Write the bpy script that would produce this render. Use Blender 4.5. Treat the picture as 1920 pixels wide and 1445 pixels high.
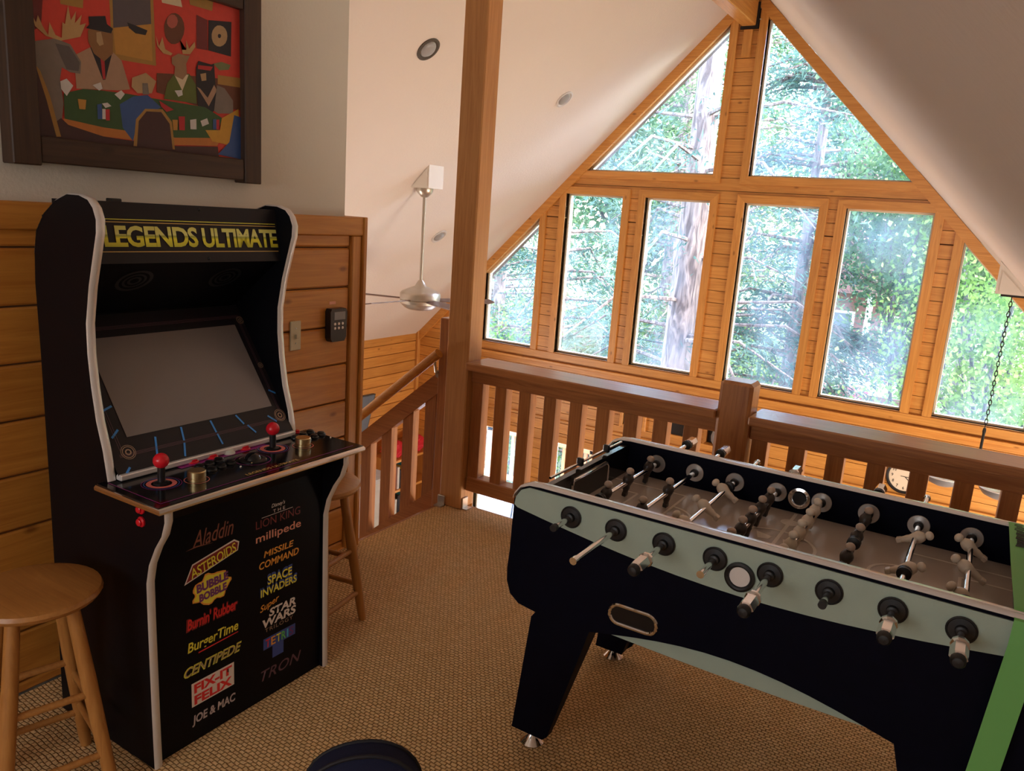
import bpy, math, random
import numpy as np
from mathutils import Matrix, Vector, Euler

for o in list(bpy.data.objects): bpy.data.objects.remove(o)
SC = bpy.context.scene
COL = SC.collection
PI = math.pi

# ------------------------------------------------------------------ camera
def make_camera():
    yaw, pitch, roll = math.radians(-31.0), math.radians(-12.4), math.radians(4.07)
    f = Vector((math.sin(yaw)*math.cos(pitch), math.cos(yaw)*math.cos(pitch), math.sin(pitch)))
    r0 = Vector((math.cos(yaw), -math.sin(yaw), 0)); u0 = r0.cross(f)
    r = r0*math.cos(roll)+u0*math.sin(roll); u = -r0*math.sin(roll)+u0*math.cos(roll)
    m = Matrix(((r.x, u.x, -f.x, 0), (r.y, u.y, -f.y, 0), (r.z, u.z, -f.z, 1.55), (0, 0, 0, 1)))
    cd = bpy.data.cameras.new('camera'); cd.sensor_fit = 'HORIZONTAL'; cd.sensor_width = 36
    cd.lens = 1465/1920*36; cd.clip_start = 0.01; cd.clip_end = 300
    co = bpy.data.objects.new('camera', cd); COL.objects.link(co); co.matrix_world = m
    SC.camera = co
make_camera()

# ------------------------------------------------------------------ light
W = bpy.data.worlds.new('sky'); SC.world = W; W.use_nodes = True
_nt = W.node_tree; _nt.nodes.clear()
_sky = _nt.nodes.new('ShaderNodeTexSky'); _sky.sky_type = 'NISHITA'; _sky.sun_disc = False
_sky.sun_elevation = math.radians(52); _sky.sun_rotation = math.radians(68); _sky.air_density = 1.0; _sky.dust_density = 2.0
_bg = _nt.nodes.new('ShaderNodeBackground'); _bg.inputs[1].default_value = 2.3
_wo = _nt.nodes.new('ShaderNodeOutputWorld')
_nt.links.new(_sky.outputs[0], _bg.inputs[0]); _nt.links.new(_bg.outputs[0], _wo.inputs[0])

def lamp(name, kind, loc, direction, energy, col=(1, 1, 1), size=None):
    ld = bpy.data.lights.new(name, kind); ld.energy = energy; ld.color = col
    if kind == 'AREA':
        ld.shape = 'RECTANGLE'; ld.size, ld.size_y = size
    if kind == 'SUN': ld.angle = math.radians(1.0)
    o = bpy.data.objects.new(name, ld); COL.objects.link(o); o.location = loc
    o.rotation_euler = Vector(direction).to_track_quat('-Z', 'Y').to_euler()
    return o
lamp('sun', 'SUN', (18, 16, 26), (-0.55, -0.22, -0.80), 3.2, (1.0, 0.95, 0.86))
# added fill lamps out of view, brightening loft and living room; no known source
lamp('daylight_rear_window', 'AREA', (-1.2, -2.95, 1.55), (0, 1, 0), 16, (0.93, 0.96, 1.0), (2.0, 1.3))
lamp('daylight_lower_window', 'AREA', (1.56, 5.4, -1.2), (-1, 0.0, 0.0), 58, (1.0, 0.88, 0.74), (2.4, 1.5))
lamp('daylight_stair_window', 'AREA', (-5.74, 3.4, -0.9), (1, 0.0, 0.0), 38, (1.0, 0.90, 0.80), (2.0, 1.4))

SC.view_settings.view_transform = 'Standard'; SC.view_settings.look = 'None'
SC.view_settings.gamma = 1.0; SC.view_settings.use_curve_mapping = False
SC.view_settings.exposure = 1.42

# ------------------------------------------------------------------ materials
MATS = {}
def nodes(name):
    m = bpy.data.materials.new(name); m.use_nodes = True
    nt = m.node_tree; nt.nodes.clear()
    out = nt.nodes.new('ShaderNodeOutputMaterial'); b = nt.nodes.new('ShaderNodeBsdfPrincipled')
    nt.links.new(b.outputs[0], out.inputs[0]); MATS[name] = m
    return m, nt, b, out
def N(nt, t, **kw):
    n = nt.nodes.new(t)
    for k, v in kw.items(): setattr(n, k, v)
    return n
def plain(name, col, rough=0.5, metal=0.0, spec=0.5, noise=0.0, nscale=8, bump=0.0, bscale=200, coat=0.0):
    m, nt, b, out = nodes(name)
    b.inputs['Base Color'].default_value = (*col, 1); b.inputs['Roughness'].default_value = rough
    b.inputs['Metallic'].default_value = metal; b.inputs['Specular IOR Level'].default_value = spec
    b.inputs['Coat Weight'].default_value = coat
    tc = N(nt, 'ShaderNodeTexCoord')
    nz = N(nt, 'ShaderNodeTexNoise'); nz.inputs['Scale'].default_value = nscale; nz.inputs['Detail'].default_value = 5
    nt.links.new(tc.outputs['Object'], nz.inputs['Vector'])
    mx = N(nt, 'ShaderNodeMix', data_type='RGBA'); k = max(noise, 0.02)
    mx.inputs[6].default_value = tuple(c*(1-k) for c in col)+(1,); mx.inputs[7].default_value = tuple(min(1, c*(1+k)) for c in col)+(1,)
    nt.links.new(nz.outputs[0], mx.inputs[0]); nt.links.new(mx.outputs[2], b.inputs['Base Color'])
    if bump:
        n2 = N(nt, 'ShaderNodeTexNoise'); n2.inputs['Scale'].default_value = bscale; n2.inputs['Detail'].default_value = 3
        nt.links.new(tc.outputs['Object'], n2.inputs['Vector'])
        bp = N(nt, 'ShaderNodeBump'); bp.inputs['Strength'].default_value = bump; bp.inputs['Distance'].default_value = 0.01
        nt.links.new(n2.outputs[0], bp.inputs['Height']); nt.links.new(bp.outputs[0], b.inputs['Normal'])
    return m
def wood(name, light, dark, axis, rough=0.38, knots=0.5, grain=26.0, vary=0.22, coat=0.06):
    m, nt, b, out = nodes(name); L = nt.links.new
    tc = N(nt, 'ShaderNodeTexCoord'); oi = N(nt, 'ShaderNodeObjectInfo')
    add = N(nt, 'ShaderNodeVectorMath', operation='ADD')
    mul = N(nt, 'ShaderNodeVectorMath', operation='SCALE'); mul.inputs[0].default_value = (7.1, 3.7, 5.3)
    L(oi.outputs['Random'], mul.inputs['Scale']); L(tc.outputs['Object'], add.inputs[0]); L(mul.outputs[0], add.inputs[1])
    mp = N(nt, 'ShaderNodeMapping'); s = [grain]*3; s[axis] = grain*0.05; mp.inputs['Scale'].default_value = s
    L(add.outputs[0], mp.inputs['Vector'])
    nz = N(nt, 'ShaderNodeTexNoise'); nz.inputs['Scale'].default_value = 1.0; nz.inputs['Detail'].default_value = 7; nz.inputs['Distortion'].default_value = 2.3
    nz.inputs['Roughness'].default_value = 0.62
    L(mp.outputs[0], nz.inputs['Vector'])
    rp = N(nt, 'ShaderNodeValToRGB'); rp.color_ramp.elements[0].position = 0.3; rp.color_ramp.elements[1].position = 0.68
    rp.color_ramp.elements[0].color = (*dark, 1); rp.color_ramp.elements[1].color = (*light, 1)
    L(nz.outputs[0], rp.inputs[0])
    # broad tone drift
    n2 = N(nt, 'ShaderNodeTexNoise'); n2.inputs['Scale'].default_value = 1.6; n2.inputs['Detail'].default_value = 2
    L(add.outputs[0], n2.inputs['Vector'])
    hs = N(nt, 'ShaderNodeHueSaturation')
    mr = N(nt, 'ShaderNodeMapRange'); mr.inputs['To Min'].default_value = 1-vary; mr.inputs['To Max'].default_value = 1+vary*0.6
    av = N(nt, 'ShaderNodeMath', operation='ADD'); hv = N(nt, 'ShaderNodeMath', operation='MULTIPLY'); hv.inputs[1].default_value = 0.5
    L(oi.outputs['Random'], av.inputs[0]); L(n2.outputs[0], av.inputs[1]); L(av.outputs[0], hv.inputs[0]); L(hv.outputs[0], mr.inputs['Value'])
    L(mr.outputs[0], hs.inputs['Value']); L(rp.outputs[0], hs.inputs['Color'])
    col = hs.outputs[0]
    if knots:
        m2 = N(nt, 'ShaderNodeMapping'); s = [8.5]*3; s[axis] = 4.2; m2.inputs['Scale'].default_value = s
        L(add.outputs[0], m2.inputs['Vector'])
        vo = N(nt, 'ShaderNodeTexVoronoi'); vo.inputs['Scale'].default_value = 1.0
        L(m2.outputs[0], vo.inputs['Vector'])
        r2 = N(nt, 'ShaderNodeValToRGB'); e = r2.color_ramp.elements; e[0].position = 0.04; e[0].color = (1, 1, 1, 1)
        e[1].position = 0.12; e[1].color = (0, 0, 0, 1); L(vo.outputs['Distance'], r2.inputs[0])
        km = N(nt, 'ShaderNodeMath', operation='MULTIPLY'); km.inputs[1].default_value = knots; L(r2.outputs[0], km.inputs[0])
        mx = N(nt, 'ShaderNodeMix', data_type='RGBA'); mx.inputs[7].default_value = (dark[0]*0.42, dark[1]*0.34, dark[2]*0.3, 1)
        L(km.outputs[0], mx.inputs[0]); L(col, mx.inputs[6]); col = mx.outputs[2]
    L(col, b.inputs['Base Color']); b.inputs['Roughness'].default_value = rough; b.inputs['Coat Weight'].default_value = coat
    b.inputs['Coat Roughness'].default_value = 0.25
    bp = N(nt, 'ShaderNodeBump'); bp.inputs['Strength'].default_value = 0.12; bp.inputs['Distance'].default_value = 0.004
    L(nz.outputs[0], bp.inputs['Height']); L(bp.outputs[0], b.inputs['Normal'])
    return m
PINE_L, PINE_D = (0.76, 0.37, 0.090), (0.56, 0.225, 0.045)
for ax, nm in enumerate('xyz'):
    wood('pine_'+nm, PINE_L, PINE_D, ax, knots=0.75)
    wood('fir_'+nm, (0.50, 0.20, 0.060), (0.31, 0.105, 0.030), ax, knots=0.25, grain=34, rough=0.3, coat=0.45)
    wood('oldpine_'+nm, (0.68, 0.295, 0.052), (0.50, 0.18, 0.028), ax, knots=0.8)
    wood('post_'+nm, (0.60, 0.285, 0.095), (0.44, 0.18, 0.05), ax, knots=0.3, grain=34)
    wood('stain_'+nm, (0.070, 0.034, 0.017), (0.035, 0.016, 0.008), ax, knots=0.5, rough=0.55, coat=0)
    wood('stool_'+nm, (0.52, 0.235, 0.06), (0.40, 0.165, 0.04), ax, knots=0, grain=40, vary=0.08)
    wood('deck_'+nm, (0.62, 0.27, 0.10), (0.42, 0.17, 0.06), ax, knots=0.3)
plain('groove', (0.16, 0.065, 0.02), 0.7)
plain('ceiling_paint', (0.76, 0.67, 0.60), 0.9, spec=0.2, noise=0.02, nscale=3, bump=0.12, bscale=55)
plain('drywall', (0.70, 0.66, 0.57), 0.9, spec=0.2, noise=0.02, nscale=4, bump=0.15, bscale=90)
plain('white_paint', (0.78, 0.72, 0.64), 0.6)
plain('black_laminate', (0.004, 0.004, 0.006), 0.45, noise=0.1, spec=0.12)
plain('black_gloss', (0.008, 0.008, 0.010), 0.12)
plain('black_plastic', (0.012, 0.012, 0.013), 0.3)
plain('table_black', (0.003, 0.003, 0.009), 0.5, noise=0.3, nscale=30, spec=0.06)
plain('marquee_black', (0.016, 0.014, 0.017), 0.35, spec=0.3)
plain('chrome', (0.80, 0.79, 0.78), 0.12, metal=1.0)
plain('chrome_dull', (0.62, 0.60, 0.57), 0.32, metal=1.0)
plain('dark_metal', (0.03, 0.03, 0.035), 0.4, metal=0.6)
plain('iron', (0.02, 0.018, 0.016), 0.5, metal=0.5)
plain('nickel', (0.55, 0.50, 0.43), 0.35, metal=0.9)
plain('molding', (0.82, 0.79, 0.76), 0.28, metal=0.35)
plain('screen', (0.24, 0.205, 0.195), 0.3, noise=0.05, nscale=5)
plain('red_plastic', (0.70, 0.012, 0.025), 0.22)
plain('white_plastic', (0.75, 0.76, 0.66), 0.3)
plain('ivory', (0.62, 0.54, 0.36), 0.4)
plain('gold_metal', (0.72, 0.55, 0.28), 0.28, metal=1.0)
plain('sage', (0.38, 0.47, 0.385), 0.55, noise=0.06, nscale=20, bump=0.08, bscale=400)
plain('rail_white', (0.80, 0.74, 0.70), 0.22, coat=0.4)
plain('rubber', (0.010, 0.010, 0.011), 0.45)
plain('figure_dark', (0.035, 0.026, 0.022), 0.4)
plain('figure_tan', (0.66, 0.55, 0.43), 0.45)
plain('figure_head', (0.42, 0.30, 0.22), 0.35)
plain('green_tape', (0.16, 0.46, 0.11), 0.6)
plain('navy_fabric', (0.010, 0.012, 0.035), 0.85, spec=0.2, noise=0.2, nscale=200, bump=0.2, bscale=500)
plain('navy_piping', (0.004, 0.004, 0.008), 0.7)
plain('blade_wood', (0.16, 0.10, 0.085), 0.45)
plain('tv_screen', (0.10, 0.12, 0.14), 0.15)
plain('red_cloth', (0.65, 0.02, 0.04), 0.7)
plain('vase_grey', (0.25, 0.25, 0.26), 0.35)
plain('clock_face', (0.72, 0.60, 0.46), 0.6)
plain('ink', (0.02, 0.015, 0.012), 0.6)
plain('stone', (0.42, 0.39, 0.34), 0.8, noise=0.25, nscale=9, bump=0.4, bscale=20)
plain('vinyl', (0.78, 0.68, 0.52), 0.4)
plain('downstairs_floor', (0.38, 0.20, 0.09), 0.4, noise=0.15)
plain('ground', (0.06, 0.07, 0.025), 0.95, noise=0.5, nscale=0.8)
plain('siding_white', (0.75, 0.76, 0.78), 0.6)
plain('siding_brown', (0.20, 0.09, 0.07), 0.7)
plain('siding_red', (0.50, 0.04, 0.05), 0.6)
plain('lamp_white', (0.78, 0.77, 0.74), 0.35)
plain('lamp_grey', (0.34, 0.33, 0.33), 0.3)
plain('lamp_ring', (0.66, 0.62, 0.60), 0.5)
plain('deck_floor', (0.46, 0.43, 0.40), 0.7, noise=0.15)
plain('patio_white', (0.80, 0.80, 0.80), 0.4)
plain('shade_grey', (0.16, 0.16, 0.17), 0.4)
plain('dust_ring', (0.10, 0.085, 0.07), 0.9)
def bark(name, a, b_, s=5):
    m, nt, b, out = nodes(name); L = nt.links.new
    tc = N(nt, 'ShaderNodeTexCoord'); mp = N(nt, 'ShaderNodeMapping'); mp.inputs['Scale'].default_value = (s, s, s*0.22)
    nz = N(nt, 'ShaderNodeTexNoise'); nz.inputs['Scale'].default_value = 2; nz.inputs['Detail'].default_value = 8; nz.inputs['Distortion'].default_value = 1.5
    L(tc.outputs['Object'], mp.inputs[0]); L(mp.outputs[0], nz.inputs['Vector'])
    rp = N(nt, 'ShaderNodeValToRGB'); rp.color_ramp.elements[0].position = 0.38; rp.color_ramp.elements[1].position = 0.62
    rp.color_ramp.elements[0].color = (*b_, 1); rp.color_ramp.elements[1].color = (*a, 1)
    L(nz.outputs[0], rp.inputs[0]); L(rp.outputs[0], b.inputs['Base Color']); b.inputs['Roughness'].default_value = 0.9
    bp = N(nt, 'ShaderNodeBump'); bp.inputs['Strength'].default_value = 0.9; bp.inputs['Distance'].default_value = 0.06
    L(nz.outputs[0], bp.inputs['Height']); L(bp.outputs[0], b.inputs['Normal'])
bark('bark', (0.24, 0.17, 0.135), (0.07, 0.045, 0.036)); bark('bark_grey', (0.15, 0.14, 0.13), (0.06, 0.055, 0.05), 8)
def leaf(name, a, b_):
    m, nt, b, out = nodes(name); L = nt.links.new
    tc = N(nt, 'ShaderNodeTexCoord'); nz = N(nt, 'ShaderNodeTexNoise'); nz.inputs['Scale'].default_value = 1.3; nz.inputs['Detail'].default_value = 6
    L(tc.outputs['Object'], nz.inputs['Vector'])
    rp = N(nt, 'ShaderNodeValToRGB'); rp.color_ramp.elements[0].position = 0.36; rp.color_ramp.elements[1].position = 0.64
    rp.color_ramp.elements[0].color = (*a, 1); rp.color_ramp.elements[1].color = (*b_, 1); L(nz.outputs[0], rp.inputs[0])
    nt.nodes.remove(b)
    d = N(nt, 'ShaderNodeBsdfDiffuse'); t = N(nt, 'ShaderNodeBsdfTranslucent'); mx = N(nt, 'ShaderNodeMixShader'); mx.inputs[0].default_value = 0.5
    L(rp.outputs[0], d.inputs[0]); L(rp.outputs[0], t.inputs[0]); L(d.outputs[0], mx.inputs[1]); L(t.outputs[0], mx.inputs[2]); L(mx.outputs[0], out.inputs[0])
leaf('needle_blue', (0.022, 0.055, 0.045), (0.14, 0.22, 0.165)); leaf('needle_green', (0.02, 0.05, 0.018), (0.13, 0.19, 0.075))
leaf('leaf_bright', (0.05, 0.12, 0.025), (0.23, 0.34, 0.10)); leaf('leaf_mid', (0.03, 0.08, 0.032), (0.16, 0.25, 0.125)); leaf('leaf_plum', (0.20, 0.05, 0.08), (0.32, 0.12, 0.14))
def glass():
    m, nt, b, out = nodes('window_glass'); L = nt.links.new
    tr = N(nt, 'ShaderNodeBsdfTransparent'); tr.inputs[0].default_value = (0.95, 0.96, 0.98, 1)
    tl = N(nt, 'ShaderNodeBsdfTranslucent'); tl.inputs[0].default_value = (0.60, 0.76, 1.0, 1)
    gl = N(nt, 'ShaderNodeBsdfGlossy'); gl.inputs['Roughness'].default_value = 0.02
    tc = N(nt, 'ShaderNodeTexCoord'); nz = N(nt, 'ShaderNodeTexNoise'); nz.inputs['Scale'].default_value = 1.7; nz.inputs['Detail'].default_value = 5
    mp = N(nt, 'ShaderNodeMapping'); mp.inputs['Scale'].default_value = (1.4, 1, 0.8); L(tc.outputs['Object'], mp.inputs[0]); L(mp.outputs[0], nz.inputs['Vector'])
    rp = N(nt, 'ShaderNodeMapRange'); rp.inputs['From Min'].default_value = 0.4; rp.inputs['From Max'].default_value = 0.75
    rp.inputs['To Min'].default_value = 0.005; rp.inputs['To Max'].default_value = 0.085; L(nz.outputs[0], rp.inputs[0])
    m1 = N(nt, 'ShaderNodeMixShader'); L(rp.outputs[0], m1.inputs[0]); L(tr.outputs[0], m1.inputs[1]); L(tl.outputs[0], m1.inputs[2])
    fr = N(nt, 'ShaderNodeFresnel'); fr.inputs[0].default_value = 1.25
    m2 = N(nt, 'ShaderNodeMixShader'); L(fr.outputs[0], m2.inputs[0]); L(m1.outputs[0], m2.inputs[1]); L(gl.outputs[0], m2.inputs[2]); L(m2.outputs[0], out.inputs[0])
    nt.nodes.remove(b)
glass()
def carpet():
    m, nt, b, out = nodes('carpet'); L = nt.links.new
    tc = N(nt, 'ShaderNodeTexCoord'); mp = N(nt, 'ShaderNodeMapping'); mp.inputs['Rotation'].default_value = (0, 0, math.radians(2))
    L(tc.outputs['Object'], mp.inputs[0])
    wob = N(nt, 'ShaderNodeTexNoise'); wob.inputs['Scale'].default_value = 30; wob.inputs['Detail'].default_value = 2
    L(mp.outputs[0], wob.inputs['Vector'])
    sc = N(nt, 'ShaderNodeVectorMath', operation='SCALE'); sc.inputs['Scale'].default_value = 0.012; L(wob.outputs['Color'], sc.inputs[0])
    ad = N(nt, 'ShaderNodeVectorMath', operation='ADD'); L(mp.outputs[0], ad.inputs[0]); L(sc.outputs[0], ad.inputs[1])
    br = N(nt, 'ShaderNodeTexBrick'); br.offset = 0.5
    br.inputs['Scale'].default_value = 1.0; br.inputs['Brick Width'].default_value = 0.019; br.inputs['Row Height'].default_value = 0.0125
    br.inputs['Mortar Size'].default_value = 0.0024; br.inputs['Mortar Smooth'].default_value = 0.9
    br.inputs['Color1'].default_value = (0.86, 0.57, 0.28, 1); br.inputs['Color2'].default_value = (0.74, 0.47, 0.215, 1); br.inputs['Mortar'].default_value = (0.34, 0.185, 0.07, 1)
    L(ad.outputs[0], br.inputs['Vector'])
    nz = N(nt, 'ShaderNodeTexNoise'); nz.inputs['Scale'].default_value = 260; nz.inputs['Detail'].default_value = 3; L(mp.outputs[0], nz.inputs['Vector'])
    big = N(nt, 'ShaderNodeTexNoise'); big.inputs['Scale'].default_value = 1.4; big.inputs['Detail'].default_value = 3; L(mp.outputs[0], big.inputs['Vector'])
    hs = N(nt, 'ShaderNodeHueSaturation'); mr = N(nt, 'ShaderNodeMapRange'); mr.inputs['To Min'].default_value = 0.55; mr.inputs['To Max'].default_value = 1.5
    L(nz.outputs[0], mr.inputs['Value'])
    mr2 = N(nt, 'ShaderNodeMapRange'); mr2.inputs['To Min'].default_value = 0.85; mr2.inputs['To Max'].default_value = 1.15; L(big.outputs[0], mr2.inputs['Value'])
    mm = N(nt, 'ShaderNodeMath', operation='MULTIPLY'); L(mr.outputs[0], mm.inputs[0]); L(mr2.outputs[0], mm.inputs[1])
    L(mm.outputs[0], hs.inputs['Value']); L(br.outputs['Color'], hs.inputs['Color']); L(hs.outputs[0], b.inputs['Base Color'])
    b.inputs['Roughness'].default_value = 0.95; b.inputs['Specular IOR Level'].default_value = 0.1
    inv = N(nt, 'ShaderNodeMath', operation='SUBTRACT'); inv.inputs[0].default_value = 1.0; L(br.outputs['Fac'], inv.inputs[1])
    bp = N(nt, 'ShaderNodeBump'); bp.inputs['Strength'].default_value = 0.8; bp.inputs['Distance'].default_value = 0.006
    L(inv.outputs[0], bp.inputs['Height']); L(bp.outputs[0], b.inputs['Normal'])
carpet()
def gradient_text(name, a, b_, z0, z1):
    m, nt, b, out = nodes(name); L = nt.links.new
    tc = N(nt, 'ShaderNodeTexCoord'); sp = N(nt, 'ShaderNodeSeparateXYZ'); L(tc.outputs['Object'], sp.inputs[0])
    mr = N(nt, 'ShaderNodeMapRange'); mr.inputs['From Min'].default_value = z0; mr.inputs['From Max'].default_value = z1; L(sp.outputs[2], mr.inputs[0])
    rp = N(nt, 'ShaderNodeValToRGB'); e = rp.color_ramp.elements
    e[0].position = 0.0; e[0].color = (*a, 1); e[1].position = 1.0; e[1].color = (*b_, 1)
    for pos, c in ((0.40, (0.95, 0.88, 0.05)), (0.52, (0.42, 0.46, 0.06)), (0.58, (0.85, 0.85, 0.30))):
        x = rp.color_ramp.elements.new(pos); x.color = (*c, 1)
    L(mr.outputs[0], rp.inputs[0]); L(rp.outputs[0], b.inputs['Base Color']); b.inputs['Roughness'].default_value = 0.4
gradient_text('marquee_letters', (0.55, 0.55, 0.04), (0.80, 0.80, 0.16), 1.392, 1.452)
for nm, c in dict(lg_red=(0.853, 0.031, 0.031), lg_yellow=(0.950, 0.853, 0.078), lg_lime=(0.853, 0.853, 0.093), lg_white=(0.950, 0.853, 0.775), lg_salmon=(0.853, 0.372, 0.248),
                  lg_orange=(0.950, 0.419, 0.062), lg_purple=(0.202, 0.046, 0.202), lg_darkred=(0.248, 0.039, 0.034), lg_maroon=(0.264, 0.016, 0.019), lg_blue=(0.046, 0.093, 0.388),
                  lg_grey=(0.620, 0.527, 0.527), lg_brown=(0.310, 0.109, 0.070), lg_plum=(0.155, 0.070, 0.093), lg_green=(0.155, 0.651, 0.124), lg_cyan=(0.093, 0.542, 0.853),
                  lg_tan=(0.465, 0.310, 0.202), neon=(0.046, 0.310, 0.853), magenta=(0.341, 0.016, 0.248), deck_ring=(0.853, 0.217, 0.186), deck_gold=(0.698, 0.465, 0.124),
                  p_red=(0.62, 0.05, 0.03), p_maroon=(0.16, 0.02, 0.02), p_gold=(0.38, 0.20, 0.04), p_dusk=(0.10, 0.08, 0.09), p_amber=(0.50, 0.24, 0.04), p_black=(0.015, 0.013, 0.018),
                  p_cream=(0.66, 0.55, 0.36), p_brown=(0.14, 0.045, 0.02), p_rose=(0.45, 0.10, 0.07), p_tan=(0.45, 0.29, 0.14), p_olive=(0.18, 0.20, 0.08), p_coat=(0.40, 0.24, 0.15),
                  p_red2=(0.45, 0.02, 0.025), p_bear=(0.26, 0.12, 0.04), p_moose=(0.20, 0.16, 0.13), p_shade=(0.11, 0.09, 0.085), p_antler=(0.50, 0.30, 0.12), p_green2=(0.10, 0.13, 0.02),
                  p_deer=(0.32, 0.18, 0.09), p_green=(0.035, 0.09, 0.025), p_orange=(0.50, 0.17, 0.03), p_wine=(0.055, 0.02, 0.02), p_blue=(0.035, 0.09, 0.26), p_yellow=(0.58, 0.30, 0.03), p_white=(0.62, 0.58, 0.54),
                  bk_red=(0.5, 0.03, 0.04), bk_blue=(0.04, 0.18, 0.45), bk_yellow=(0.7, 0.42, 0.05), bk_black=(0.02, 0.02, 0.025), bk_teal=(0.05, 0.35, 0.40), bk_white=(0.7, 0.68, 0.62)).items():
    plain(nm, c, 0.55 if nm[:2] == 'p_' else 0.4, noise=0.12 if nm[:2] == 'p_' else 0.03, nscale=60)

# ------------------------------------------------------------------ mesh helpers
class MB:
    def __init__(s): s.v = []; s.f = []; s.mi = []; s.M = Matrix.Identity(4); s.cur = 0
    def add(s, vs, fs):
        o = len(s.v); s.v += [tuple(s.M @ Vector(p)) for p in vs]
        s.f += [tuple(i+o for i in f) for f in fs]; s.mi += [s.cur]*len(fs); return s
    def box(s, x0, x1, y0, y1, z0, z1, c=0.0):
        if c <= 0:
            return s.add([(x0, y0, z0), (x1, y0, z0), (x1, y1, z0), (x0, y1, z0), (x0, y0, z1), (x1, y0, z1), (x1, y1, z1), (x0, y1, z1)],
                         [(0, 3, 2, 1), (4, 5, 6, 7), (0, 1, 5, 4), (1, 2, 6, 5), (2, 3, 7, 6), (3, 0, 4, 7)])
        vs = []; idx = {}
        for ix in (0, 1):
            for iy in (0, 1):
                for iz in (0, 1):
                    X = (x0, x1)[ix]; Y = (y0, y1)[iy]; Z = (z0, z1)[iz]; dx = c if ix == 0 else -c; dy = c if iy == 0 else -c; dz = c if iz == 0 else -c
                    for a, p in enumerate(((X, Y+dy, Z+dz), (X+dx, Y, Z+dz), (X+dx, Y+dy, Z))):
                        idx[ix, iy, iz, a] = len(vs); vs.append(p)
        g = idx; fs = []
        for k in (0, 1):
            fs.append([g[k, 0, 0, 0], g[k, 1, 0, 0], g[k, 1, 1, 0], g[k, 0, 1, 0]]); fs.append([g[0, k, 0, 1], g[1, k, 0, 1], g[1, k, 1, 1], g[0, k, 1, 1]])
            fs.append([g[0, 0, k, 2], g[1, 0, k, 2], g[1, 1, k, 2], g[0, 1, k, 2]])
        for a in (0, 1):
            for b in (0, 1):
                fs.append([g[0, a, b, 1], g[1, a, b, 1], g[1, a, b, 2], g[0, a, b, 2]]); fs.append([g[a, 0, b, 0], g[a, 1, b, 0], g[a, 1, b, 2], g[a, 0, b, 2]])
                fs.append([g[a, b, 0, 0], g[a, b, 1, 0], g[a, b, 1, 1], g[a, b, 0, 1]])
                for d in (0, 1): fs.append([g[a, b, d, 0], g[a, b, d, 1], g[a, b, d, 2]])
        # consistent outward winding
        cx, cy, cz = (x0+x1)/2, (y0+y1)/2, (z0+z1)/2; out = []
        for f in fs:
            P = [Vector(vs[i]) for i in f]; n = (P[1]-P[0]).cross(P[2]-P[0]); m = sum(P, Vector())/len(P)-Vector((cx, cy, cz))
            out.append(tuple(f) if n.dot(m) > 0 else tuple(reversed(f)))
        return s.add(vs, out)
    def prism(s, poly, a0, a1, axis=1):
        # polygon in the plane across `axis`, extruded a0..a1
        def P(u, v, a): return {0: (a, u, v), 1: (u, a, v), 2: (u, v, a)}[axis]
        n = len(poly); vs = [P(u, v, a0) for u, v in poly]+[P(u, v, a1) for u, v in poly]
        fs = [tuple(range(n-1, -1, -1)), tuple(range(n, 2*n))]+[(i, (i+1) % n, n+(i+1) % n, n+i) for i in range(n)]
        ar = sum(poly[i][0]*poly[(i+1) % n][1]-poly[(i+1) % n][0]*poly[i][1] for i in range(n))
        if (ar < 0) != (axis == 1): fs = [tuple(reversed(f)) for f in fs]
        return s.add(vs, fs)
    def tube(s, pts, r, seg=10, cap=True, closed=False):
        pts = [Vector(p) for p in pts]; n = len(pts); rs = r if isinstance(r, (list, tuple)) else [r]*n
        vs = []; up = Vector((0.13, 0.31, 0.94))
        for i, p in enumerate(pts):
            a = pts[i-1] if (i or closed) else p; b = pts[(i+1) % n] if (i < n-1 or closed) else p
            t = (b-a).normalized(); u = t.cross(up)
            if u.length < 0.05: u = t.cross(Vector((1, 0, 0)))
            u.normalize(); w = t.cross(u)
            for k in range(seg):
                an = 2*PI*k/seg; vs.append(tuple(p+(u*math.cos(an)+w*math.sin(an))*rs[i]))
        fs = []
        for i in range(n if closed else n-1):
            j = (i+1) % n
            for k in range(seg): fs.append((i*seg+k, i*seg+(k+1) % seg, j*seg+(k+1) % seg, j*seg+k))
        if cap and not closed: fs += [tuple(range(seg-1, -1, -1)), tuple((n-1)*seg+k for k in range(seg))]
        return s.add(vs, [tuple(reversed(f)) for f in fs] if False else fs)
    def lathe(s, prof, seg=24, c=(0, 0, 0), axis='Z'):
        vs = []; fs = []; n = len(prof)
        for r, z in prof:
            for k in range(seg):
                a = 2*PI*k/seg; x, y = r*math.cos(a), r*math.sin(a)
                p = {'Z': (x, y, z), 'Y': (x, z, -y), 'X': (z, x, y)}[axis]
                vs.append((p[0]+c[0], p[1]+c[1], p[2]+c[2]))
        for i in range(n-1):
            for k in range(seg): fs.append((i*seg+k, i*seg+(k+1) % seg, (i+1)*seg+(k+1) % seg, (i+1)*seg+k))
        fs += [tuple(range(seg-1, -1, -1)), tuple((n-1)*seg+k for k in range(seg))]
        return s.add(vs, fs)
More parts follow.
